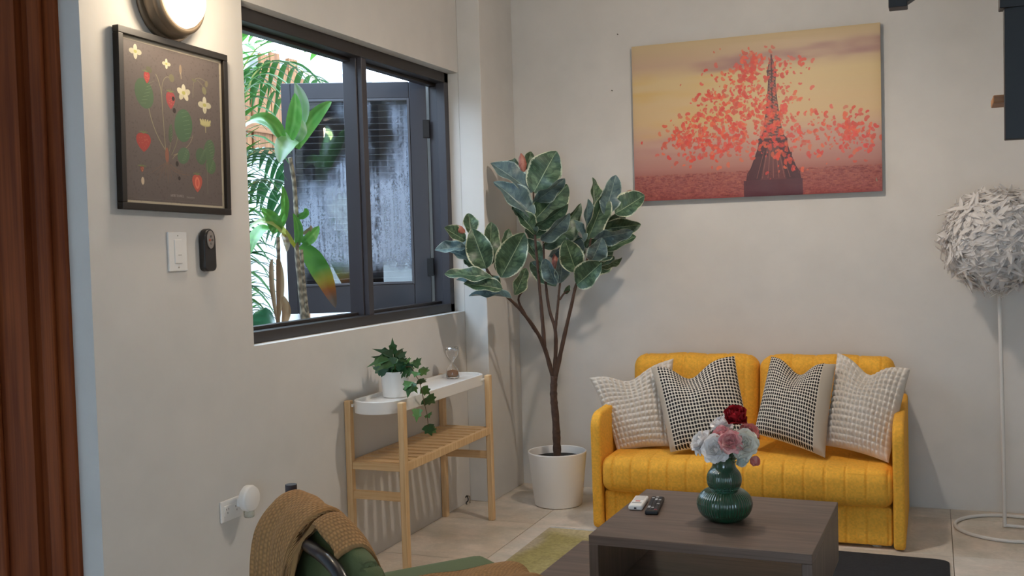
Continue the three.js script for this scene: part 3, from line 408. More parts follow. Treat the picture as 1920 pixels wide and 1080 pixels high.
{
  const h = thing('hourglass', 'small glass hourglass with brown sand near the right end of the tray', 'hourglass', [HOURGLASS[0], 0.683, HOURGLASS[2]]);
  const prof = [[0, 0.0], [0.029, 0.0], [0.031, 0.003], [0.031, 0.02], [0.0285, 0.042], [0.016, 0.06], [0.0055, 0.07], [0.0045, 0.074], [0.0055, 0.078], [0.016, 0.09], [0.0275, 0.106], [0.0305, 0.125], [0.031, 0.145], [0.0295, 0.148], [0, 0.148]];
  const inner = [[0, 0.146], [0.0285, 0.146], [0.0288, 0.126], [0.026, 0.107], [0.015, 0.0915], [0.0038, 0.078], [0.0032, 0.074], [0.0038, 0.07], [0.015, 0.0585], [0.0268, 0.041], [0.0288, 0.02], [0.0285, 0.003], [0, 0.0022]];
  part('glass_body', lathe([...prof, ...inner], 48), phys({ color: lin(1, 1, 1), transmission: 1, thickness: 0.002, roughness: 0.0, ior: 1.47 }), h);
  part('sand', lathe([[0, 0.003], [0.0275, 0.004], [0.0278, 0.02], [0.0262, 0.034], [0.012, 0.038], [0, 0.041]], 40), std({ color: hex('#9a7358'), roughness: 1 }), h);
}

// ---------------------------------------------------------------- yellow sofa
const weaveBump = dataTex(256, 256, (u, v) => 0.5 + 0.25 * Math.sin(u * Math.PI * 2 * 32) * Math.sin(v * Math.PI * 2 * 32) + 0.4 * (fbm(u, v, 32, 32, 2, 4) - 0.5), { repeat: [9, 9] });
const yellowMap = dataTex(512, 512, (u, v) => { const n = fbm(u, v, 4, 4, 5, 61) - 0.5, m = fbm(u, v, 120, 120, 2, 67) - 0.5; const k = 1 + n * 0.08 + m * 0.14; return [242 * k, 178 * k, 60 * k]; }, { srgb: true, repeat: [1.3, 1.3] });
M.yellow = phys({ map: yellowMap, bumpMap: weaveBump, bumpScale: 0.0008, roughness: 0.85, sheen: 0.25, sheenRoughness: 0.6, sheenColor: hex('#e0b050') });
{
  const S = thing('sofa', 'mustard yellow two-seat sofa with channel-stitched seat against the back wall', 'sofa', [1.43, 0, 0]);
  const groove = (x, pitch, w, x0 = 0) => { const k = ((x - x0) / pitch - Math.round((x - x0) / pitch)) * pitch; return Math.exp(-(k * k) / (w * w)); };
  const at = (g, x, y, z) => g.translate(x, y, z);
  // seat cushion: channels run over the top and down the front
  part('seat_cushion', at(softBox(1.245, 0.165, 0.6, 0.05, 360, 14, 30, (p, n) => {
    const crown = 0.012 * Math.cos(clamp(p.x / 0.62, -1, 1) * Math.PI / 2) * Math.cos(clamp(p.z / 0.3, -1, 1) * Math.PI / 2);
    if (p.y > 0) p.y += crown + 0.006 * Math.sin(p.x * 7 + 1) * (p.z > 0 ? 1 : 0.4);
    const g = groove(p.x, 0.083, 0.0045, 0.02); const front = p.z > 0.22 ? 1 : 0.35;
    if (p.z > 0.2) p.z -= 0.0055 * g * sstep(0.2, 0.27, p.z); if (p.y > 0.03) p.y -= 0.004 * g * front;
    if (p.z > 0.25) p.z += 0.008 * Math.cos(p.y / 0.08 * Math.PI / 2);
  }), 0, 0.255, 0.50), M.yellow, S);
  part('base_panel', at(softBox(1.235, 0.165, 0.12, 0.016, 340, 10, 8, (p) => { if (p.z > 0.02) p.z -= 0.006 * groove(p.x, 0.083, 0.005, 0.02) - 0.003 * Math.abs(Math.cos((p.x - 0.02) / 0.083 * Math.PI)); }), 0, 0.095, 0.70), M.yellow, S);
  part('base', box(-0.61, 0.61, 0.03, 0.17, 0.14, 0.66, 0.01), M.yellow, S);
  for (const s of [-1, 1]) part('back_cushion', at(softBox(0.612, 0.46, 0.17, 0.06, 150, 40, 12, (p) => {
    const t = sstep(-0.23, 0.23, p.y); p.z += -0.06 * t; const g = groove(p.x, 0.1, 0.006, 0.05);
    if (p.z > -0.02) p.z -= 0.005 * g; if (p.y > 0.2) p.y -= 0.004 * g - 0.006 * Math.cos(p.x / 0.31 * Math.PI / 2) - 0.003 * Math.sin(p.x * 25 * s);
  }), s * 0.309, 0.503, 0.215), M.yellow, S);
  part('back_frame', box(-0.615, 0.615, 0.03, 0.6, 0.055, 0.13, 0.02), M.yellow, S);
  for (const s of [-1, 1]) {
    const q = new THREE.Shape(); const zF = 0.775, zB = 0.06, h = 0.515, b = 0.018, r = 0.06; q.moveTo(zB, b); q.lineTo(zF - 0.02, b); q.quadraticCurveTo(zF, b, zF, b + 0.02); q.lineTo(zF + 0.008, h - r); q.quadraticCurveTo(zF + 0.008, h, zF - r, h + 0.004); q.lineTo(zB + r, h + 0.03); q.quadraticCurveTo(zB, h + 0.03, zB, h - r); q.closePath();
    const g = new THREE.ExtrudeGeometry(q, { depth: 0.022, bevelEnabled: true, bevelSize: 0.014, bevelThickness: 0.012, bevelSegments: 4, curveSegments: 10 }); g.rotateY(-Math.PI / 2); g.translate(s * 0.643 + 0.011, 0, 0);
    metreUV(g); part('arm', g, M.yellow, S);
  }
  for (const [x, z] of [[-0.5, 0.68], [0.5, 0.68], [-0.5, 0.15], [0.5, 0.15]]) { const m = part('leg', new THREE.CylinderGeometry(0.021, 0.018, 0.034, 20), std({ color: lin(0.7, 0.66, 0.58), roughness: 0.5 }), S); m.position.set(x + (x > 0 ? 0.05 : 0), 0.017, z + (z > 0.5 ? 0.025 : 0)); }
}
// ---------------------------------------------------------------- cushions
const bwTex = canvasTex(1024, 1024, (c, w, h) => {
  c.fillStyle = '#d9cfc0'; c.fillRect(0, 0, w, h); reseed(31); const n = 25, q = w / n;
  for (let j = 0; j < n; j++) for (let i = 0; i < n; i++) { c.fillStyle = rnd() < 0.5 ? '#1a1719' : '#242023'; c.save(); c.translate((i + 0.5) * q + rr(-1.5, 1.5), (j + 0.5) * q + rr(-1.5, 1.5)); c.rotate(0.35 + rr(-0.1, 0.1)); const a = q * 0.78, b = q * 0.7; c.beginPath(); c.moveTo(-a / 2, -b / 2); c.lineTo(a / 2 - 3, -b / 2); c.lineTo(a / 2, b / 2); c.lineTo(-a / 2 + 3, b / 2); c.fill(); c.restore(); }
  c.strokeStyle = '#e2d9cb'; for (let j = 0; j <= n; j++) { c.lineWidth = 4; c.beginPath(); c.moveTo(0, j * q); for (let i = 0; i <= 40; i++) c.lineTo(i / 40 * w, j * q + 2 * Math.sin(i * 1.7 + j)); c.stroke(); }
});
const bwBump = dataTex(512, 512, (u, v) => { const n = 25, a = Math.abs(((u * n) % 1) - 0.5), b = Math.abs(((v * n) % 1) - 0.5); return 0.5 + 0.5 * Math.max(a, b); });
M.bw = std({ map: bwTex, bumpMap: bwBump, bumpScale: 0.004, roughness: 0.95 });
M.cream = std({ color: hex('#cfc2b0'), roughness: 0.95, bumpMap: weaveBump, bumpScale: 0.001 });
M.bobble = std({ color: hex('#d8cfc4'), roughness: 0.95 });
function pillowSheet(C, T, side, N, { chop = 0, pinch = 0.05, bobble = 0, n = 17, lumps = 3, ua = 0, ub = 1 }) {
  const [tl, tr, br, bl] = C.map((p) => V(...p)), ctr = tl.clone().add(tr).add(br).add(bl).multiplyScalar(0.25);
  const nz = tr.clone().sub(tl).add(br).sub(bl).cross(tl.clone().add(tr).sub(bl).sub(br)).normalize();
  return gridGeo(N, N, (a0, b) => {
    const a = ua + (ub - ua) * a0, u = a * 2 - 1, v = b * 2 - 1, pu = u * (1 - pinch * (1 - v * v) * Math.abs(u)), pv = v * (1 - pinch * (1 - u * u) * Math.abs(v));
    const A = (pu + 1) / 2, B = (pv + 1) / 2, p = bl.clone().multiplyScalar((1 - A) * (1 - B)).addScaledVector(br, A * (1 - B)).addScaledVector(tl, (1 - A) * B).addScaledVector(tr, A * B);
    const e = (1 - u * u) * (1 - v * v); let h = T * Math.pow(e, 0.42);
    const d = chop * Math.exp(-Math.pow((u + 0.06) / 0.42, 2)) * sstep(-0.1, 1, v); p.y -= d; h *= 1 - 2.2 * chop * Math.exp(-Math.pow((u + 0.04) / 0.22, 2)) * sstep(0.0, 1, v);
    h += Math.pow(e, 0.6) * 0.006 * Math.sin(u * lumps * 2 + v * 3.1) * Math.cos(v * lumps + u);
    if (bobble) { const s = Math.abs(Math.sin(a * n * Math.PI) * Math.sin(b * n * Math.PI)); h += bobble * Math.pow(s, 0.8) * (0.35 + 0.65 * Math.min(1, e * 5)); }
    return p.addScaledVector(nz, side * h);
  }, side < 0);
}
function pillow(name, label, C, T, o, front, back) {
  const c = C.reduce((s, p) => s.map((a, i) => a + p[i] / 4), [0, 0, 0]), base = [c[0], Math.min(...C.map((p) => p[1])), c[2]];
  const g = thing(name, label, 'cushion', base, 0, 'cushions on the yellow sofa'), K = C.map((p) => p.map((a, i) => a - base[i])), N = o.bobble ? 136 : 60;
  const [ua, ub] = o.split ?? [0, 1];
  part('front_cover', pillowSheet(K, T, 1, N, { ...o, ua, ub }), front, g); if (ua > 0) part('side_panel', pillowSheet(K, T, 1, 40, { ...o, ua: 0, ub: ua }), back, g, 'plain cream side strip'); if (ub < 1) part('side_panel', pillowSheet(K, T, 1, 40, { ...o, ua: ub, ub: 1 }), back, g, 'plain cream side strip'); part('back_cover', pillowSheet(K, T, -1, o.bobble ? 100 : 40, { ...o, bobble: 0, pinch: o.pinch }), back, g);
}
pillow('cushion', 'cream bobble-textured cushion leaning on the left sofa arm', P_wl, 0.075, { chop: 0.05, pinch: 0.06, bobble: 0.017, n: 15, lumps: 3 }, M.bobble, M.cream);
pillow('cushion', 'black and white woven cushion left of the cushion gap, beside the left cream one', P_bl, 0.1, { split: [0.07, 1], chop: 0.075, pinch: 0.04, lumps: 4 }, M.bw, M.cream);
pillow('cushion', 'black and white woven cushion with pale side showing, next to the right cream cushion', P_br, 0.1, { split: [0, 0.85], chop: 0.065, pinch: 0.04, lumps: 3 }, M.bw, M.cream);
pillow('cushion', 'cream bobble-textured cushion against the right sofa arm', P_wr, 0.08, { chop: 0.06, pinch: 0.05, bobble: 0.017, n: 16, lumps: 3 }, M.bobble, M.cream);

// ---------------------------------------------------------------- rug
{
  const x0 = 0.57, x1 = 2.26, z0 = 0.845, z1 = 2.48, r = 0.06, q = new THREE.Shape();
  q.moveTo(x0, -z1); q.lineTo(x1, -z1); q.lineTo(x1, -z0 - r); q.quadraticCurveTo(x1, -z0 - 0.012, x1 - r, -z0 - 0.01); q.lineTo(x0 + 0.02, -z0 + 0.03); q.lineTo(x0, -z0 + 0.02); q.closePath();
  const g = new THREE.ExtrudeGeometry(q, { depth: 0.006, bevelEnabled: false }); g.rotateX(-Math.PI / 2); g.computeVertexNormals();
  const p = g.attributes.position, uv = new Float32Array(p.count * 2); for (let i = 0; i < p.count; i++) { uv[2 * i] = (p.getX(i) - x0) / (x1 - x0); uv[2 * i + 1] = (p.getZ(i) - 0.8) / (z1 - 0.8); } g.setAttribute('uv', new THREE.BufferAttribute(uv, 2));
  const map = dataTex(1024, 1024, (u, v) => {
    const n = fbm(u, v, 6, 6, 6, 141) - 0.5, m = fbm(u, v, 160, 160, 2, 151) - 0.5, l = fbm(u, v, 3, 4, 4, 161) - 0.5;
    let c = [184 + 50 * n, 170 + 50 * n, 130 + 50 * n]; const mix = (d, t) => { t = clamp(t, 0, 1); c = c.map((a, i) => a + (d[i] - a) * t); };
    mix([160, 148, 94], sstep(-0.1, 0.12, l + 0.25 * (0.35 - v))); mix([178, 164, 140], sstep(0.05, 0.0, u + n * 0.09 + 0.01));
    mix([196, 198, 202], v < 0.022 + u * 0.012 && v > 0.004 ? 0.85 : 0); mix([38, 39, 43], sstep(0.5, 0.52, u + n * 0.05));
    return c.map((a) => a * (1 + m * 0.22));
  }, { srgb: true, clampEdge: true });
  solid('rug', g, std({ map, roughness: 1, bumpMap: weaveBump, bumpScale: 0.002 }), 'thin abstract rug, yellow-green on the left and charcoal on the right, under coffee table', 'rug');
}
// ---------------------------------------------------------------- coffee table
{
  const t = thing('coffee_table', 'dark brown wood coffee table with an offset lower tier', 'coffee table', [1.56, 0.006, 1.94], -0.03), y = -0.006;
  const W = 0.335, D = 0.318, H = 0.4 + y;
  part('top', box(-W, W, H - 0.03, H, -D, D, 0.002), M.darkWood, t);
  part('side_panel', spinUV(box(-W, -W + 0.03, 0.2 + y, H - 0.03, -D, D, 0.0015)), M.darkWood, t);
  part('side_panel', spinUV(box(W - 0.03, W, 0.2 + y, H - 0.03, -D, D, 0.0015)), M.darkWood, t);
  part('lower_tier', box(-0.575, W - 0.04, 0.17 + y, 0.2 + y, -D + 0.035, D - 0.01, 0.002), M.darkWood, t);
  part('base_panel', spinUV(box(-0.575, -0.545, 0, 0.17 + y, -D + 0.035, D - 0.01, 0.0015)), M.darkWood, t);
  part('base_panel', spinUV(box(W - 0.07, W - 0.04, 0, 0.17 + y, -D + 0.035, D - 0.01, 0.0015)), M.darkWood, t);
  part('base_back', box(-0.545, W - 0.07, 0, 0.17 + y, -0.02, 0.0, 0.0015), M.darkWood, t);
}
// vase and flowers
{
  const bx = 1.582, bz = 1.955, v = thing('vase', 'glossy dark green ribbed gourd-shaped vase on the coffee table', 'vase', [bx, 0.4, bz]);
  const prof = [[0, 0.0], [0.052, 0.0], [0.06, 0.004], [0.078, 0.024], [0.0865, 0.05], [0.082, 0.074], [0.066, 0.092], [0.05, 0.1015], [0.0475, 0.105], [0.052, 0.114], [0.0545, 0.131], [0.051, 0.149], [0.042, 0.164], [0.0375, 0.174], [0.0365, 0.186], [0.039, 0.2], [0.0425, 0.208], [0.0405, 0.209], [0.035, 0.2], [0.033, 0.17], [0, 0.16]];
  const c = new THREE.SplineCurve(prof.slice(1, 18).map(([a, b]) => new THREE.Vector2(a, b)));
  const pts = [new THREE.Vector2(0.0001, 0), ...c.getPoints(90), ...prof.slice(18).map(([a, b]) => new THREE.Vector2(Math.max(a, 0.0001), b))];
  const g = new THREE.LatheGeometry(pts, 360); { const p = g.attributes.position; for (let i = 0; i < p.count; i++) { const x = p.getX(i), y = p.getY(i), z = p.getZ(i), a = Math.atan2(z, x), r = Math.hypot(x, z), k = (y > 0.006 && y < 0.17 && r > 0.04) ? sstep(0.006, 0.02, y) * sstep(0.175, 0.155, y) : 0; const s = 1 + 0.024 * k * Math.abs(Math.sin(a * 28)); p.setXYZ(i, x * s, y, z * s); } g.computeVertexNormals(); }
  part('body', g, phys({ color: lin(0.010, 0.065, 0.036), roughness: 0.12, clearcoat: 1, clearcoatRoughness: 0.05 }), v);
  const stemM = std({ color: hex('#3b5a33'), roughness: 0.7 }), leafM = std({ color: hex('#34502f'), roughness: 0.6, side: THREE.DoubleSide });
  const petal = (w, cup, curl) => gridGeo(6, 8, (a, b) => { const k = (a - 0.5) * 2, q = Math.sin(Math.PI * clamp(0.12 + 0.8 * b, 0, 1)); const n = Math.max(0.12, q) * w; return [k * n * 0.5, b, cup * (1 - Math.cos(k * 1.2)) * 0.5 * w + curl * b * b - 0.15 * Math.pow(b, 4)]; });
  const geos = [petal(1.1, 0.6, 0.3), petal(1.25, 0.5, 0.12), petal(1.0, 0.4, -0.2)];
  function flower(name, label, px, r, mats, layers, dir, group) {
    const f = thing(name, label, 'flower', [bx, 0.565, bz], 0, group), o = V(px[0] - bx, px[1] - 0.565, px[2] - bz), D = V(...dir).normalize();
    part('stem', taperTube([[clamp(o.x * 0.15, -0.02, 0.02), 0.0, clamp(o.z * 0.15, -0.02, 0.02)], [o.x * 0.45, Math.max(0.02, o.y * 0.6), o.z * 0.45], o.toArray()], 0.0016, 0.0016, 10, 6), stemM, f);
    const hd = new THREE.Group(); hd.name = 'flower_head'; f.add(hd); hd.position.copy(o); hd.quaternion.setFromUnitVectors(V(0, 1, 0), D);
    layers.forEach(([n, open, len], li) => { for (let i = 0; i < n; i++) { const a = (i + li * 0.5) / n * Math.PI * 2 + rr(-0.15, 0.15), th = open + rr(-0.1, 0.1); const b = V(Math.cos(a), 0, Math.sin(a)), y = b.clone().multiplyScalar(Math.sin(th)).add(V(0, Math.cos(th), 0)), z = V(0, 1, 0).multiplyScalar(Math.sin(th)).addScaledVector(b, -Math.cos(th)); const x = y.clone().cross(z); const m = part('petal', geos[(i + li) % 2 + (open > 1.2 ? 1 : 0)], mats[(i + li) % mats.length], hd), L = r * len * rr(0.92, 1.08); m.applyMatrix4(new THREE.Matrix4().makeBasis(x.multiplyScalar(L), y.multiplyScalar(L), z.multiplyScalar(L)).setPosition(b.multiplyScalar(r * 0.08))); } });
    return f;
  }
  const pm = (...h) => h.map((c) => std({ color: hex(c), roughness: 0.75, side: THREE.DoubleSide }));
  reseed(5); const WH = pm('#f6f2f0', '#f0ecea', '#faf6f3'), CR = pm('#f0ece0', '#e8e5d6', '#f4f0e6'), PK = pm('#eeb2b2', '#f2c2be', '#e8a0a2'), CO = pm('#de8078', '#e0968e'), RD = pm('#a80c1c', '#940818', '#b81424');
  const full = [[4, 0.25, 0.7], [6, 0.55, 0.9], [8, 0.95, 1.05], [9, 1.35, 1.1], [7, 1.75, 1.0]], rose = [[4, 0.12, 0.95], [5, 0.32, 1.05], [6, 0.6, 1.1], [5, 1.05, 1.0]];
  const Q = FLOWERS;
  flower('rose', 'deep red rose at the top of the bouquet', Q[0], 0.047, RD, rose, [0.05, 0.9, 0.5], 'flowers in the green vase');
  flower('flower', 'white bloom at the left edge of the bouquet', Q[1], 0.036, WH, full, [-0.6, 0.55, 0.5], 'flowers in the green vase');
  flower('flower', 'large white bloom at the lower front left of the bouquet', Q[2], 0.041, WH, full, [-0.15, 0.35, 0.9], 'flowers in the green vase');
  flower('flower', 'creamy white bloom at the right of the bouquet', Q[3], 0.042, CR, full, [0.35, 0.35, 0.85], 'flowers in the green vase');
  flower('flower', 'white bloom tucked behind the red rose', Q[4], 0.034, WH, full, [-0.2, 0.85, 0.3], 'flowers in the green vase');
  flower('flower', 'pink bloom in the middle of the bouquet', Q[5], 0.034, PK, full, [0.05, 0.4, 0.9], 'flowers in the green vase');
  flower('flower', 'smaller salmon pink bloom just left of the red rose', Q[6], 0.028, PK, full, [-0.3, 0.7, 0.6], 'flowers in the green vase');
  flower('flower', 'coral bloom under the red rose on the right', Q[7], 0.03, CO, full, [0.6, 0.55, 0.4], 'flowers in the green vase');
  flower('flower', 'small coral bud drooping at the lower right of the bouquet', Q[8], 0.028, CO, [[3, 0.3, 1.1], [3, 0.5, 1]], [0.8, -0.5, 0.4], 'flowers in the green vase');
  flower('flower', 'pale small flower drooping over the vase rim on the right', Q[9], 0.028, pm('#c9cfc6', '#d6d9d0'), [[4, 0.5, 1], [4, 1.0, 1]], [0.5, -0.4, 0.8], 'flowers in the green vase');
  const lf = thing('leaf_sprig', 'green leaf sprig at the left of the bouquet', 'leaf', [bx, 0.565, bz]);
  const lg = gridGeo(6, 10, (a, b) => { const k = a - 0.5; return [k * Math.sin(Math.PI * clamp(b, 0.01, 0.99)) * 0.8, b, 0.25 * Math.abs(k)]; });
  for (const [b, t, w] of LEAF_SPRIG) { const q = (p) => [p[0] - bx, p[1] - 0.565, p[2] - bz]; const m = part('leaf', lg, leafM, lf); place(m, q(b), q(t), w, 10, V(0.2, 0.1, 0.95).normalize()); part('stem', taperTube([[0, 0, 0], V(...q(b)).multiplyScalar(0.5).add(V(0, 0.01, 0)).toArray(), q(b)], 0.0014, 0.0012, 8, 5), stemM, lf); }
}
// remotes
{
  const r = thing('remote_control', 'white remote control on the left of the coffee table', 'remote control', [REMOTES[0][0], 0.4, REMOTES[0][1]], REMOTES[0][2]);
  part('body', box(-0.024, 0.024, 0.0, 0.019, -0.07, 0.07, 0.007), M.whiteGloss, r);
  part('screen', box(-0.017, 0.017, 0.0188, 0.0196, -0.058, 0.0, 0.0003), std({ color: hex('#c9c4c0'), roughness: 0.3 }), r);
  part('button', box(-0.008, 0.008, 0.0186, 0.0205, 0.01, 0.02, 0.001), std({ color: hex('#d98a7c'), roughness: 0.5 }), r, 'coral power button');
  part('button', box(-0.016, 0.016, 0.0186, 0.02, 0.036, 0.041, 0.0006), std({ color: hex('#8f8d8c'), roughness: 0.5 }), r, 'grey button');
  part('sensor', box(-0.004, 0.004, 0.006, 0.011, 0.0695, 0.0705, 0.0004), M.black, r);
  const b = thing('remote_control', 'black multi-button remote control beside the white one', 'remote control', [REMOTES[1][0], 0.4, REMOTES[1][1]], REMOTES[1][2]);
  part('body', box(-0.022, 0.022, 0.0, 0.015, -0.1, 0.1, 0.005), M.black, b);
  const bm = std({ color: hex('#3a3a3f'), roughness: 0.5 }), wm = std({ color: hex('#c9c9cc'), roughness: 0.5 }), bg = new RoundedBoxGeometry(0.009, 0.003, 0.007, 1, 0.001); reseed(3);
  for (let j = 0; j < 14; j++) for (let i = 0; i < 3; i++) { const m = part('button', bg, j === 13 && i === 2 ? std({ color: hex('#a04a52') }) : (rnd() < 0.22 ? wm : bm), b); m.position.set(-0.0125 + i * 0.0125, 0.0155, -0.086 + j * 0.0132); }
}

// ---------------------------------------------------------------- things on the walls
{ // botanical print
  const W = 0.512, H = 0.535, p = thing('botanical_picture', 'black framed strawberry botanical print on dark ground, below the wall lamp', 'picture', [0, 1.432, 2.623]);
  p.rotation.set(-0.02, 0, 0);
  // local: z runs towards the viewer's left, x out of the wall
  const f = 0.021, d = 0.026; 
  part('frame', merge([box(0.004, d, 0, f, -W / 2, W / 2, 0.002), box(0.004, d, H - f, H, -W / 2, W / 2, 0.002), box(0.004, d, f, H - f, -W / 2, -W / 2 + f, 0.002), box(0.004, d, f, H - f, W / 2 - f, W / 2, 0.002)]), std({ color: hex('#18130f'), roughness: 0.45 }), p);
  const tex = canvasTex(900, 940, (c, w, h) => {
    c.fillStyle = '#b9ae98'; c.fillRect(0, 0, w, h); c.fillStyle = '#635956'; c.fillRect(26, 26, w - 52, h - 46); reseed(12);
    for (let i = 0; i < 2600; i++) { c.fillStyle = rnd() < 0.5 ? 'rgba(90,80,76,.12)' : 'rgba(50,40,38,.14)'; c.fillRect(rr(26, w - 30), rr(26, h - 24), rr(2, 14), rr(2, 14)); }
    const X = (x) => 26 + (x - 90) / (625 - 90) * (w - 52), Y = (y) => 26 + (y - 140) / (985 - 140) * (h - 46);   // plate coordinates
    const ell = (x, y, a, b, r, col) => { c.fillStyle = col; c.beginPath(); c.ellipse(X(x), Y(y), a * 1.6, b * 1.1, r, 0, 7); c.fill(); };
    const line = (pts, col, lw) => { c.strokeStyle = col; c.lineWidth = lw; c.beginPath(); c.moveTo(X(pts[0][0]), Y(pts[0][1])); for (let i = 1; i < pts.length - 1; i += 2) c.quadraticCurveTo(X(pts[i][0]), Y(pts[i][1]), X(pts[i + 1][0]), Y(pts[i + 1][1])); c.stroke(); };
    const blossom = (x, y, r, n) => { for (let i = 0; i < n; i++) { const a = i / n * 6.283 - 1.57; ell(x + Math.cos(a) * r * 0.6, y + Math.sin(a) * r * 0.6, r * 0.55, r * 0.5, a, i % 2 ? '#b8b298' : '#c4bea6'); } ell(x, y, r * 0.3, r * 0.3, 0, '#a8a560'); };
    const leaf = (x, y, a, b, r, col) => { ell(x, y, a, b, r, col); c.strokeStyle = 'rgba(150,170,130,.45)'; c.lineWidth = 2; for (let i = -3; i <= 3; i++) { c.beginPath(); c.moveTo(X(x) - Math.sin(r) * -i * b * 0.28, Y(y) + Math.cos(r) * i * b * 0.28); c.lineTo(X(x) + Math.cos(r) * a * 1.2 + Math.sin(r) * i * b * 0.3, Y(y) + i * b * 0.28 - 14); c.stroke(); } };
    const berry = (x, y, a, b, col, cut) => { c.fillStyle = col; c.beginPath(); c.moveTo(X(x), Y(y + b)); c.bezierCurveTo(X(x - a * 1.5), Y(y + b * 0.2), X(x - a * 1.3), Y(y - b), X(x), Y(y - b * 0.8)); c.bezierCurveTo(X(x + a * 1.3), Y(y - b), X(x + a * 1.5), Y(y + b * 0.2), X(x), Y(y + b)); c.fill(); if (cut) { ell(x, y, a * 0.5, b * 0.6, 0, '#d8745c'); ell(x, y, a * 0.22, b * 0.36, 0, '#c8564a'); } else for (let i = 0; i < 26; i++) { c.fillStyle = 'rgba(230,190,120,.35)'; c.fillRect(X(x + rr(-a, a) * 0.7), Y(y + rr(-b, b) * 0.6), 3, 4); } for (let i = -2; i <= 2; i++) line([[x, y - b * 0.8], [x + i * 7, y - b], [x + i * 11, y - b * 0.95 - (2 - Math.abs(i)) * 5]], '#6d7a4a', 4); };
    line([[300, 700], [230, 600], [212, 470]], '#8f8a6c', 5); line([[298, 690], [290, 560], [285, 400], [275, 320], [255, 290]], '#8a8468', 5); line([[285, 400], [285, 300], [320, 290], [345, 292], [350, 300]], '#8a8468', 3.5); line([[318, 700], [330, 640], [330, 570]], '#7d7f5e', 4); line([[330, 720], [370, 640], [368, 590]], '#7d7f5e', 4); line([[340, 720], [440, 670], [455, 590]], '#8a7f66', 4); line([[335, 740], [360, 700], [400, 700]], '#8a7f66', 4);
    leaf(192, 408, 46, 80, -0.5, '#4c6448'); leaf(402, 545, 50, 90, 0.2, '#48664a'); leaf(398, 715, 36, 42, -0.5, '#4f6a50'); leaf(328, 600, 11, 50, 0.1, '#4c5a44'); leaf(552, 665, 32, 62, 0.25, '#50684c'); leaf(500, 705, 30, 46, -0.6, '#4b6248'); leaf(558, 755, 30, 44, -0.5, '#506a4a'); line([[535, 740], [536, 830], [536, 920]], '#7d7a68', 3);
    ell(305, 725, 10, 42, 0, '#8c5a48'); for (let i = 0; i < 34; i++) { const a = rr(-1.4, 1.4); line([[305, 760], [305 + a * 40, 800], [305 + a * rr(60, 95), 800 + rr(10, 90) * (1 - Math.abs(a) * 0.3)]], 'rgba(120,92,74,.55)', 1.6); } line([[310, 770], [340, 830], [430, 820]], '#7a5c4c', 2.5);
    berry(182, 668, 36, 55, '#a43c36'); berry(333, 415, 24, 52, '#9c4244'); berry(208, 318, 15, 34, '#a83a3a'); berry(474, 860, 28, 55, '#b25244', true); berry(170, 815, 9, 18, '#8c4038'); ell(172, 878, 8, 20, 0, '#c8b49a'); ell(352, 470, 9, 14, 0, '#2c2020'); ell(348, 405, 8, 12, 0, '#2c2020'); ell(360, 765, 8, 14, 0, '#2c2424'); ell(370, 845, 7, 11, 0, '#2c2424');
    blossom(408, 360, 34, 5); blossom(152, 195, 28, 4); blossom(315, 220, 20, 4); blossom(530, 405, 34, 4); line([[530, 425], [531, 435], [532, 448]], '#a8a078', 6); ell(532, 515, 32, 14, 0, '#9c9668'); for (let i = -2; i <= 2; i++) ell(532 + i * 12, 505, 6, 20, i * 0.3, '#b5ae7c'); line([[532, 520], [532, 540], [533, 565]], '#a8a078', 6); ell(393, 232, 7, 26, 0, '#8c7a64'); line([[394, 250], [395, 265], [396, 285]], '#a89a80', 4);
    line([[462, 380], [460, 290], [480, 265], [500, 245], [545, 270]], '#7c7860', 4); line([[490, 270], [515, 280], [528, 310]], '#7c7860', 3); ell(530, 322, 12, 22, -0.4, '#7d7a5c'); ell(545, 280, 9, 18, 0.2, '#7a7258'); ell(342, 292, 14, 22, -0.5, '#6f6a52'); ell(220, 275, 16, 16, 0.3, '#5e5c46'); ell(470, 275, 14, 7, 0.2, '#66634c');
    c.fillStyle = '#9a908c'; c.font = 'bold 20px serif'; c.textAlign = 'center'; c.fillText('ARBI TABEL', X(355), Y(950)); c.font = '17px serif'; c.fillText('Danserre', X(432), Y(953)); c.fillStyle = 'rgba(150,140,130,.35)'; c.fillRect(X(130), Y(972), X(600) - X(130), 1.5);
  });
  const g = new THREE.PlaneGeometry(W - 2 * f + 0.006, H - 2 * f + 0.006); g.rotateY(Math.PI / 2); const sheet = thick(g, 0.003); sheet.translate(0.012, H / 2, 0); part('print', sheet, std({ map: tex, roughness: 0.55 }), p, 'strawberry plant drawing on dark brown');
}
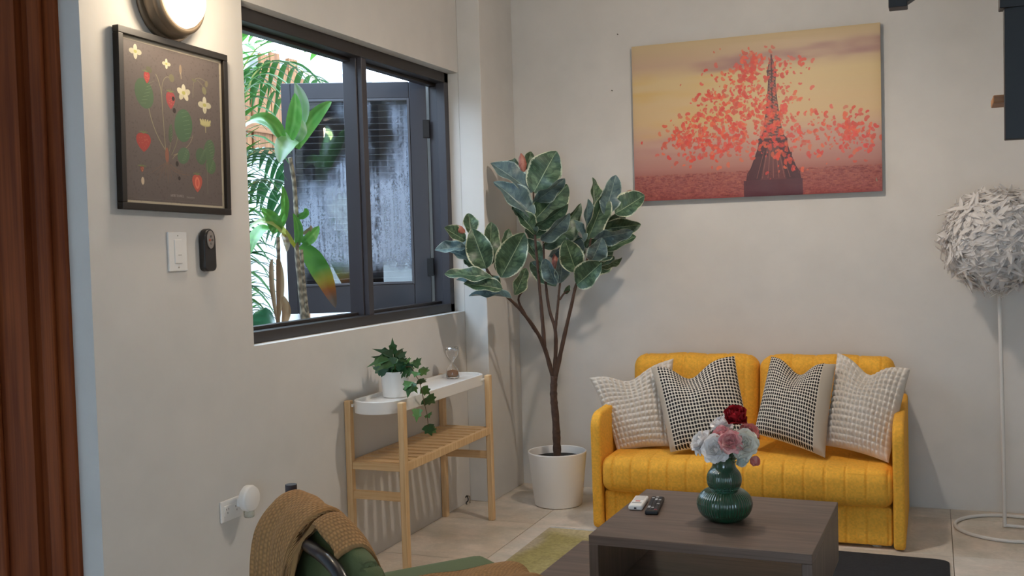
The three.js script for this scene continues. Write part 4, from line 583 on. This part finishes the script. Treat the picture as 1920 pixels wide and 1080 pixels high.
{ // canvas print
  const W = 1.2, H = 0.788, T = 0.028, p = thing('canvas_print', 'frameless canvas print of a lattice tower with drifting red petals above the sofa', 'picture', [1.395, 1.505, 0.012]);
  const tex = canvasTex(1536, 1008, (c, w, h) => {
    const sky = c.createLinearGradient(0, 0, 0, h); [[0, '#cbb48c'], [0.14, '#c4a68c'], [0.24, '#d6bc8c'], [0.5, '#d4b488'], [0.66, '#c29a8c'], [0.8, '#b37c72'], [0.86, '#a05e58'], [1, '#9a4a46']].forEach(([a, b]) => sky.addColorStop(a, b)); c.fillStyle = sky; c.fillRect(0, 0, w, h); reseed(88);
    const blob = (x, y, a, b, col, al) => { c.save(); c.translate(x, y); c.scale(a, b); const g = c.createRadialGradient(0, 0, 0, 0, 0, 1); g.addColorStop(0, col); g.addColorStop(1, col.replace(/,[^,]*\)$/, ',0)')); c.fillStyle = g; c.globalAlpha = al; c.beginPath(); c.arc(0, 0, 1, 0, 7); c.fill(); c.restore(); };
    for (let i = 0; i < 60; i++) { const x = rr(0.3, 1.05) * w; blob(x, h * (0.17 - 0.06 * x / w + rr(-0.03, 0.05)), rr(60, 200), rr(14, 46), 'rgba(150,106,112,1)', 0.2); }
    for (let i = 0; i < 40; i++) blob(rr(0, 1) * w, h * rr(0.6, 0.78), rr(80, 260), rr(18, 50), rnd() < 0.5 ? 'rgba(176,124,122,1)' : 'rgba(196,148,126,1)', 0.25);
    for (let i = 0; i < 26; i++) blob(rr(0, 0.5) * w, h * rr(0.2, 0.6), rr(80, 220), rr(20, 60), 'rgba(214,170,92,1)', 0.22);
    c.globalAlpha = 1; for (let i = 0; i < 4600; i++) { const y = h * rr(0.835, 0.99); c.fillStyle = ['rgba(128,58,58,.35)', 'rgba(170,92,80,.35)', 'rgba(112,46,50,.3)', 'rgba(190,112,88,.25)'][i % 4]; c.fillRect(rr(0, w), y, rr(4, 26), rr(3, 10)); }
    // lattice tower
    const cx = 0.582 * w, Y = (v) => v * h, prof = [[0.16, 0.003], [0.2, 0.012], [0.24, 0.017], [0.3, 0.013], [0.4, 0.018], [0.5, 0.026], [0.6, 0.036], [0.635, 0.045], [0.65, 0.056], [0.68, 0.056], [0.74, 0.066], [0.82, 0.087], [0.86, 0.104], [0.93, 0.11]];
    const half = (v) => { for (let i = 1; i < prof.length; i++) if (v <= prof[i][0]) { const [a, b] = [prof[i - 1], prof[i]]; return (b[1] + (a[1] - b[1]) * (b[0] - v) / (b[0] - a[0])) * w; } return 0.11 * w; };
    c.fillStyle = 'rgba(110,62,66,.55)'; c.beginPath(); prof.forEach(([v, k]) => c.lineTo(cx - k * w, Y(v))); [...prof].reverse().forEach(([v, k]) => c.lineTo(cx + k * w, Y(v))); c.fill();
    c.strokeStyle = 'rgba(70,38,48,.8)'; c.lineWidth = 3; for (let v = 0.24; v < 0.63; v += 0.018) { const a = half(v), b = half(v + 0.018); for (const [s, e] of [[-1, 1], [1, -1], [-1, 0], [0, 1]]) { c.beginPath(); c.moveTo(cx + s * a, Y(v)); c.lineTo(cx + e * b, Y(v + 0.018)); c.stroke(); } }
    c.lineWidth = 6; for (const s of [-1, 1]) { c.beginPath(); prof.forEach(([v, k]) => c.lineTo(cx + s * k * w, Y(v))); c.stroke(); } c.lineWidth = 9; c.beginPath(); c.moveTo(cx, Y(0.135)); c.lineTo(cx, Y(0.6)); c.stroke();
    c.fillStyle = 'rgba(72,40,50,.85)'; c.fillRect(cx - 0.058 * w, Y(0.645), 0.116 * w, Y(0.03)); c.fillRect(cx - 0.02 * w, Y(0.225), 0.04 * w, Y(0.014)); c.fillRect(cx - 0.07 * w, Y(0.735), 0.05 * w, Y(0.018)); c.fillRect(cx + 0.03 * w, Y(0.735), 0.045 * w, Y(0.02));
    for (const s of [-1, 1]) { c.beginPath(); c.moveTo(cx + s * 0.052 * w, Y(0.67)); c.lineTo(cx + s * 0.11 * w, Y(0.9)); c.lineTo(cx + s * 0.052 * w, Y(0.9)); c.lineTo(cx + s * 0.02 * w, Y(0.67)); c.fill(); }
    c.beginPath(); c.moveTo(cx - 0.02 * w, Y(0.67)); c.quadraticCurveTo(cx - 0.05 * w, Y(0.8), cx - 0.075 * w, Y(0.9)); c.lineTo(cx + 0.09 * w, Y(0.9)); c.quadraticCurveTo(cx + 0.05 * w, Y(0.8), cx + 0.03 * w, Y(0.67)); c.globalAlpha = 0.55; c.fill(); c.globalAlpha = 1;
    c.strokeStyle = 'rgba(190,120,104,.5)'; c.lineWidth = 4; for (let i = -3; i <= 3; i++) { c.beginPath(); c.moveTo(cx + i * 18, Y(0.72)); c.lineTo(cx + i * 34, Y(0.89)); c.stroke(); } c.fillStyle = 'rgba(84,44,56,.9)'; c.fillRect(cx - 0.12 * w, Y(0.9), 0.235 * w, Y(0.1));
    // petals
    const petals = (n, x0, y0, sx, sy, lean) => { for (let i = 0; i < n; i++) { const g = () => (rnd() + rnd() + rnd()) / 1.5 - 1, gy = g(), x = (x0 + g() * sx + gy * lean) * w, y = (y0 + gy * sy) * h, s = rr(5, 21); c.fillStyle = ['#e0533f', '#d9463f', '#e8694a', '#cf5a4a', '#e4584e'][i % 5]; c.globalAlpha = rr(0.55, 0.95); c.save(); c.translate(x, y); c.rotate(rr(0, 3)); c.beginPath(); c.ellipse(-s * 0.3, 0, s * 0.75, s * 0.55, 0.5, 0, 7); c.ellipse(s * 0.3, 0, s * 0.7, s * 0.5, -0.6, 0, 7); c.fill(); c.restore(); } c.globalAlpha = 1; };
    petals(150, 0.49, 0.22, 0.1, 0.2, -0.06); petals(330, 0.43, 0.46, 0.3, 0.34, -0.14); petals(260, 0.34, 0.64, 0.32, 0.2, 0.04); petals(170, 0.6, 0.55, 0.14, 0.4, 0.03); petals(120, 0.72, 0.62, 0.26, 0.3, 0); petals(130, 0.9, 0.65, 0.13, 0.2, 0.02); petals(40, 0.64, 0.2, 0.14, 0.1, 0); petals(40, 0.33, 0.34, 0.16, 0.3, 0); petals(40, 0.2, 0.58, 0.1, 0.12, 0);
    c.fillStyle = 'rgba(70,38,48,.7)'; c.fillRect(cx - 5, Y(0.13), 8, Y(0.1));
  });
  // cloth drawn over the stretcher, slack at the lower right corner
  const front = gridGeo(90, 60, (a, b) => { const fold = Math.exp(-Math.pow((a - 0.97 + (b - 0.08) * 0.5) / 0.012, 2)) + 0.7 * Math.exp(-Math.pow((a - 1.02 + b * 0.45) / 0.01, 2)), edge = Math.min(1, Math.min(a, 1 - a, b, 1 - b) * 40); return [(a - 0.5) * W, b * H, T + 0.0022 * Math.sin(a * 50 + b * 6) * Math.exp(-b * 9) * edge - 0.004 * fold * sstep(0.3, 0.05, b) * edge + 0.003 * Math.exp(-Math.pow((b - 0.96 + 0.02 * a) / 0.012, 2)) * sstep(0.25, 0.5, a) * sstep(1, 0.8, a) * edge - 0.003 * (1 - edge)]; });
  part('printed_cloth', thick(front, 0.0015), std({ map: tex, roughness: 0.5 }), p, 'tower and red petals on a yellow sky');
  part('stretcher', merge([box(-W / 2 + 0.001, W / 2 - 0.001, 0.001, 0.03, -0.012, T - 0.004, 0.002), box(-W / 2 + 0.001, W / 2 - 0.001, H - 0.03, H - 0.001, -0.012, T - 0.004, 0.002), box(-W / 2 + 0.001, -W / 2 + 0.03, 0.03, H - 0.03, -0.012, T - 0.004, 0.002), box(W / 2 - 0.03, W / 2 - 0.001, 0.03, H - 0.03, -0.012, T - 0.004, 0.002)]), std({ color: hex('#8f8270'), roughness: 0.8 }), p);
}
{ // wall lamp
  const L = thing('wall_lamp', 'round bronze bulkhead lamp glowing above the strawberry print', 'lamp', [0, 2.096, 2.628]); L.scale.setScalar(1.1);
  const turn = (g) => { g.rotateZ(-Math.PI / 2); return g; };
  const bronze = std({ color: hex('#8b7b68'), metalness: 0.6, roughness: 0.42 });
  part('back_plate', turn(lathe([[0, 0], [0.122, 0], [0.124, 0.006], [0.12, 0.016], [0, 0.016]], 64)), bronze, L);
  part('rim', turn(lathe([[0.112, 0.012], [0.114, 0.03], [0.106, 0.04], [0.108, 0.046], [0.105, 0.058], [0.096, 0.066], [0.09, 0.064], [0.09, 0.05], [0.09, 0.012]], 64)), bronze, L);
  part('dome', turn(lathe([[0.0895, 0.05], [0.088, 0.066], [0.078, 0.082], [0.055, 0.094], [0.025, 0.1], [0, 0.101]], 48)), std({ color: hex('#fff4e2'), emissive: new THREE.Color().setRGB(1, 0.9, 0.74), emissiveIntensity: 1.6, roughness: 0.4 }), L, 'frosted glass dome glowing warm white');
  const pl = new THREE.PointLight(new THREE.Color().setRGB(...WALL_LAMP.color), WALL_LAMP.candela, 0, 2); pl.position.set(0.155, 0, 0); pl.castShadow = true; pl.shadow.radius = 2.5; L.add(pl);
}
{ // ceiling downlight (above the frame)
  const [x, y, z] = CEILING_LAMP.pos, L = thing('ceiling_lamp', 'small white ceiling spotlight above the coffee table', 'lamp', [x, CH, z]);
  const d = y - CH + 0.1;
  part('housing', lathe([[0.0001, 0], [0.07, 0], [0.075, -0.01], [0.075, -0.105], [0.07, -0.107], [0.066, -0.1], [0.06, -0.07], [0.0001, -0.07]], 40).translate(0, d, 0), M.white, L);
  part('rod', new THREE.CylinderGeometry(0.008, 0.008, -d, 12).translate(0, d / 2, 0), M.white, L);
  part('bulb', new THREE.CylinderGeometry(0.055, 0.055, 0.012, 32).translate(0, y - CH + 0.022, 0), std({ color: hex('#ffffff'), emissive: new THREE.Color().setRGB(...CEILING_LAMP.color), emissiveIntensity: 4, roughness: 0.5 }), L);
  const sp = new THREE.SpotLight(new THREE.Color().setRGB(...CEILING_LAMP.color), CEILING_LAMP.down, 0, 1.57, 0.4, 2); sp.position.set(0, y - CH - 0.062, 0); sp.target.position.set(0, -CH, 0); L.add(sp.target); sp.castShadow = true; sp.shadow.radius = 2.2; L.add(sp);
  const pl = new THREE.PointLight(new THREE.Color().setRGB(...CEILING_LAMP.color), CEILING_LAMP.candela, 0, 2); pl.position.copy(sp.position); pl.castShadow = true; pl.shadow.radius = 2.2; L.add(pl);
}
{ // switch plate
  const s = thing('light_switch', 'white rocker switch plate on the wall under the strawberry print', 'switch', [0, 1.309, 2.622]);
  part('plate', box(0.0, 0.007, -0.062, 0.062, -0.044, 0.044, 0.003), M.white, s);
  part('rocker', box(0.004, 0.0095, -0.038, 0.038, -0.018, 0.018, 0.002), M.white, s);
  for (const y of [-0.05, 0.05]) part('screw', new THREE.CylinderGeometry(0.0022, 0.0022, 0.002, 12).rotateZ(Math.PI / 2).translate(0.0072, y, 0), std({ color: hex('#b5afa6'), roughness: 0.4 }), s);
  part('pilot_light', box(0.009, 0.0102, -0.012, -0.01, -0.013, 0.003, 0.0004), std({ color: hex('#9d948a') }), s);
}
{ // dimmer remote in its holder
  const s = thing('wall_remote', 'small black oval remote with grey button pad, hung beside the switch', 'remote control', [0, 1.311, 2.485]);
  const q = new THREE.Shape(); q.moveTo(-0.026, -0.05); q.quadraticCurveTo(-0.026, -0.064, -0.012, -0.065); q.lineTo(0.012, -0.065); q.quadraticCurveTo(0.027, -0.064, 0.027, -0.05); q.lineTo(0.026, 0.035); q.quadraticCurveTo(0.022, 0.066, 0, 0.066); q.quadraticCurveTo(-0.022, 0.066, -0.026, 0.035); q.closePath();
  const g = new THREE.ExtrudeGeometry(q, { depth: 0.014, bevelEnabled: true, bevelSize: 0.004, bevelThickness: 0.005, bevelSegments: 3, curveSegments: 12 }); g.rotateY(Math.PI / 2); g.translate(0.006, 0, 0); part('body', g, phys({ color: hex('#121214'), roughness: 0.35, clearcoat: 0.3 }), s);
  part('button_pad', new THREE.CylinderGeometry(1, 1, 0.004, 32).rotateZ(Math.PI / 2).scale(1, 0.029, 0.0175).translate(0.0262, 0.034, 0), std({ color: hex('#8f8884'), roughness: 0.5 }), s, 'grey oval button pad');
  for (const [y, z, c] of [[0.045, 0, '#5d5754'], [0.033, 0.006, '#a8604f'], [0.033, -0.007, '#5d5754'], [0.021, 0, '#7a7470']]) part('button', new THREE.CylinderGeometry(0.004, 0.004, 0.0016, 14).rotateZ(Math.PI / 2).translate(0.029, y, z), std({ color: hex(c), roughness: 0.5 }), s);
}
{ // outlet and plugged-in night light
  const s = thing('wall_outlet', 'white wall socket plate low on the window wall', 'outlet', [0, 0.437, 2.4]);
  part('plate', box(0, 0.006, -0.036, 0.036, -0.06, 0.06, 0.003), M.white, s);
  part('socket_face', box(0.004, 0.0085, -0.018, 0.018, -0.045, 0.045, 0.003), M.white, s);
  for (const z of [0.028, -0.022]) for (const [dy, dz] of [[0.006, 0.006], [0.006, -0.006], [-0.007, 0]]) part('slot', box(0.0078, 0.0088, dy - 0.003, dy + 0.003, z + dz - 0.001, z + dz + 0.001), M.black, s);
  const n = thing('plug_in_device', 'white round plug-in device in the wall socket', 'night light', [0.0088, 0.462, 2.366]);
  part('plug', box(0.0, 0.03, -0.024, 0.006, -0.014, 0.014, 0.004), M.white, n);
  part('housing', lathe([[0, 0], [0.04, 0], [0.044, 0.004], [0.045, 0.02], [0.04, 0.03], [0, 0.032]], 48).rotateZ(-Math.PI / 2).translate(0.028, 0.006, 0), M.white, n);
  part('reservoir', lathe([[0, 0], [0.016, 0], [0.018, 0.004], [0.018, 0.03], [0, 0.032]], 24).translate(0.04, -0.058, 0), phys({ color: lin(0.75, 0.76, 0.68), transmission: 0.7, thickness: 0.01, roughness: 0.2 }), n, 'translucent refill');
}
for (const [x, y] of [[0.715, 2.37], [0.678, 2.085]]) { const n = solid('nail', new THREE.CylinderGeometry(0.0028, 0.002, 0.014, 10).rotateX(Math.PI / 2), std({ color: hex('#6d655f'), metalness: 0.6, roughness: 0.5 }), y > 2.2 ? 'small nail high on the back wall' : 'small nail in the back wall left of the canvas print', 'nail'); n.position.set(x, y, 0.006); }
{ // cable stub at the skirting
  const c = thing('cable_stub', 'tangled stub of dark wires at the foot of the window wall', 'cable', [0.0, 0.0, 0.5]);
  part('wire', tube([[0.0, 0.03, 0], [0.012, 0.04, 0.004], [0.02, 0.02, 0.012], [0.012, 0.008, 0.02], [0.02, 0.004, 0.03]], 0.003, 24, 6), M.black, c);
  part('wire', tube([[0.0, 0.028, -0.012], [0.014, 0.034, -0.016], [0.02, 0.014, -0.008], [0.026, 0.004, 0.004]], 0.0026, 20, 6), std({ color: hex('#8a7a66'), roughness: 0.7 }), c);
}

// ---------------------------------------------------------------- feather floor lamp
{
  const L = thing('floor_lamp', 'white floor lamp with a feather ball shade and ring base, right of sofa', 'floor lamp', [2.492, 0, 0.275]);
  const wm = std({ color: lin(0.66, 0.64, 0.61), roughness: 0.4 });
  const pts = []; for (let i = 0; i < 40; i++) { const a = i / 40 * Math.PI * 2; pts.push([0.02 + Math.cos(a) * 0.222, 0.008, 0.03 + Math.sin(a) * 0.215]); }
  part('ring_base', tube(pts, 0.008, 120, 12, true), wm, L);
  part('base_bar', tube([[0.0, 0.012, 0], [0.12, 0.009, 0.01], [0.241, 0.008, 0.02]], 0.0075, 12, 10), wm, L);
  part('pole', taperTube([[0, 0.005, 0], [-0.006, 0.6, 0], [-0.014, 1.12, -0.005]], 0.0085, 0.0085, 20, 14), wm, L);
  const cy = 1.262, R = 0.15, list = []; reseed(63);
  for (let i = 0; i < 4600; i++) {
    const y = 1 - 2 * (i + 0.5) / 4600, a = i * 2.39996, r = Math.sqrt(1 - y * y), n = V(Math.cos(a) * r, y, Math.sin(a) * r), t = V(rr(-1, 1), rr(-1.2, 0.6), rr(-1, 1)); t.addScaledVector(n, -t.dot(n)).normalize();
    const d = n.clone().multiplyScalar(rr(0.08, 0.38)).addScaledVector(t, 1).normalize(), x = d.clone().cross(n).normalize(), z = x.clone().cross(d).normalize(), len = rr(0.06, 0.1), w = rr(0.014, 0.026), p = n.clone().multiplyScalar(R + 0.06 * Math.sqrt(rnd())), cv = rr(-0.5, 0.1);
    list.push(gridGeo(2, 4, (u, v) => { const k = (u - 0.5) * w * Math.sin(Math.PI * clamp(0.1 + 0.86 * v, 0, 1)); return p.clone().addScaledVector(d, v * len).addScaledVector(x, k).addScaledVector(z, cv * len * v * v + Math.abs(u - 0.5) * 0.008); }));
  }
  const sh = part('feather_shade', merge(list).translate(-0.02, cy, 0.0), phys({ color: lin(0.88, 0.86, 0.85), roughness: 0.95, transmission: 0.45, thickness: 0, side: THREE.DoubleSide }), L, 'ball of layered white feathers'); sh.userData.kind = 'stuff';
  part('shade_core', new THREE.SphereGeometry(0.188, 32, 24).translate(-0.02, cy, 0), M.white, L);
}

// ---------------------------------------------------------------- green lounge chair with a tan throw
{
  const T = -0.682, pos = [0.86, 0, 3.165], ch = thing('lounge_chair', 'dark green lounge chair with black tubular frame, seen from behind in the foreground', 'chair', pos, T);
  const green = std({ color: hex('#5a6640'), roughness: 0.8, bumpMap: weaveBump, bumpScale: 0.001 }), blk = phys({ color: hex('#1a1b20'), roughness: 0.32, clearcoat: 0.4 }), r = 0.0135;
  part('back_post', tube([[-0.3, 0, 0.1], [-0.3, 0.35, 0.03], [-0.305, 0.665, -0.005]], r, 24, 12), blk, ch); part('back_post', tube([[0.3, 0, 0.1], [0.3, 0.25, 0.05], [0.28, 0.42, 0.03]], r, 24, 12), blk, ch);
  part('post_cap', new THREE.CylinderGeometry(0.0155, 0.0155, 0.024, 18).translate(-0.303, 0.672, -0.005), std({ color: hex('#3a3438'), roughness: 0.5 }), ch);
  const round = (hw, h, k, f) => { const q = []; for (let i = 0; i < 64; i++) { const a = i / 64 * Math.PI * 2, c = Math.cos(a), s = Math.sin(a), m = Math.pow(Math.pow(Math.abs(c), k) + Math.pow(Math.abs(s), k), -1 / k); q.push(f(c * m * hw, s * m * h)); } return q; };
  part('back_frame', tube(round(0.232, 0.15, 3.2, (x, y) => [x + 0.04, 0.46 + y, 0.045 + 0.03 * Math.cos(x * 5) - 0.1 * y]), 0.0155, 160, 14, true), blk, ch);
  part('backrest', softBox(0.62, 0.36, 0.05, 0.022, 60, 40, 6, (p) => { const k = 3.4, m = Math.max(Math.abs(p.x) / 0.31, Math.abs(p.y) / 0.18), q = Math.pow(Math.pow(Math.abs(p.x) / 0.31, k) + Math.pow(Math.abs(p.y) / 0.18, k), 1 / k); if (q > 1e-6) { p.x *= m / q; p.y *= m / q; } p.z += 0.035 * Math.cos(p.x * 4.6) - 0.12 * p.y; }).translate(0, 0.46, -0.01), green, ch);
  part('seat', softBox(0.6, 0.075, 0.56, 0.03, 30, 6, 30, (p) => { if (p.y > 0) p.y += 0.012 * Math.cos(p.x * 5) * Math.cos(p.z * 5); }).translate(0, 0.372, -0.285), green, ch);
  for (const s of [-1, 1]) part('front_leg', tube([[s * 0.28, 0, -0.52], [s * 0.28, 0.2, -0.5], [s * 0.28, 0.345, -0.49]], r, 16, 12), blk, ch);
  for (const s of [-1, 1]) part('seat_rail', tube([[s * 0.285, 0.33, 0.035], [s * 0.285, 0.33, -0.25], [s * 0.285, 0.335, -0.53]], r * 0.9, 16, 10), blk, ch);
  // throw: hangs behind, folds over the rail, runs down the back and across the seat
  const path = new THREE.CatmullRomCurve3([[0, 0.1, 0.115], [0, 0.3, 0.112], [0, 0.5, 0.106], [0, 0.61, 0.086], [0, 0.668, 0.03], [0, 0.672, -0.02], [0, 0.6, -0.06], [0, 0.48, -0.075], [0, 0.434, -0.14], [0, 0.434, -0.35], [0, 0.432, -0.5], [0, 0.405, -0.585], [0, 0.33, -0.6], [0, 0.22, -0.598]].map((p) => V(...p)));
  const sheet = gridGeo(56, 150, (u, v) => {
    const s0 = 0.365 * sstep(0.62, 0.72, u), p = path.getPointAt(s0 + (1 - s0) * v), w = s0 + (1 - s0) * v, seat = sstep(0.5, 0.68, w);
    const xl = -0.325 + 0.012 * Math.sin(w * 11) + 0.21 * seat + 0.03 * (1 - sstep(0, 0.3, w)), xr = 0.2 + 0.02 * Math.sin(w * 13) - 0.06 * seat, x = xl + (xr - xl) * u * (1 - 0.2 * (1 - sstep(0.05, 0.36, w)));
    const out = 0.008 * Math.sin(u * 30 + w * 4) * (1 - sstep(0.25, 0.4, w)) + 0.004 * Math.sin(u * 21 + w * 10), end = sstep(0.05, 0.0, u) * (1 - seat), drop = (0.05 * sstep(0.05, 0.22, x) + 0.03 * sstep(0.24, 0.34, -x)) * sstep(0.25, 0.33, w) * (1 - seat);
    return [x, p.y - drop + (w > 0.62 ? 0.006 * Math.sin(u * 12 + w * 30) : 0), p.z + out - 0.03 * end * (w < 0.42 ? 1 : -1)];
  });
  const gg = thick(sheet, 0.012); { const a = gg.attributes.uv; for (let i = 0; i < a.count; i++) a.setXY(i, a.getX(i) * 0.5, a.getY(i) * 1.6); }
  const knit = dataTex(256, 256, (u, v) => { const n = 16, col = (u * n) % 1, row = (v * n + 0.5 * (Math.floor(u * n) % 2)) % 1; return clamp(Math.sin(Math.PI * col) * (0.45 + 0.55 * Math.sin(Math.PI * row)), 0, 1); }, { repeat: [5, 5] });
  const knitMap = dataTex(256, 256, (u, v) => { const n = 16, col = (u * n) % 1, row = (v * n + 0.5 * (Math.floor(u * n) % 2)) % 1, k = 0.82 + 0.18 * Math.sin(Math.PI * col) * Math.sin(Math.PI * row) + (fbm(u, v, 20, 20, 2, 3) - 0.5) * 0.12; return [192 * k, 146 * k, 94 * k]; }, { srgb: true, repeat: [5, 5] });
  const th = solid('throw_blanket', gg, std({ map: knitMap, bumpMap: knit, bumpScale: 0.004, roughness: 0.95 }), 'tan knitted throw draped over the back and seat of the green chair', 'blanket'); th.position.set(...pos); th.rotation.y = T;
}

// ---------------------------------------------------------------- open stair, upper right
{
  const s = thing('staircase', 'black steel open staircase with wooden treads, upper right', 'staircase', [2.1, 0, 2.0]);
  const bar = (x0, x1, y0, y1, z0, z1) => box(x0, x1, y0, y1, z0, z1, 0.003);
  part('hanger_post', bar(0.0, 0.052, 1.958, CH, -0.03, 0.03), M.steel, s);
  part('hanger_post', merge([bar(0.305, 0.36, 1.558, 1.93, -0.022, 0.022), bar(0.293, 0.4, 1.925, CH, -0.03, 0.03)]), M.steel, s);
  part('hanger_post', bar(0.66, 0.72, 1.2, CH, -0.03, 0.03), M.steel, s);
  const g = new THREE.BoxGeometry(1.1, 0.03, 0.05).translate(0.55, 0, 0); g.rotateZ(0.55); g.translate(0.03, 1.975, 0.0); part('stringer', g, M.steel, s);
  part('tread', box(0.278, 0.75, 1.668, 1.69, -0.16, -0.024, 0.003), M.treadWood, s);
  part('tread', box(0.6, 1.1, 1.3, 1.322, -0.17, -0.032, 0.003), M.treadWood, s);
  part('tread', box(-0.03, 0.4, 2.3, 2.322, -0.17, -0.032, 0.003), M.treadWood, s);
}
renderer.render(scene, camera);
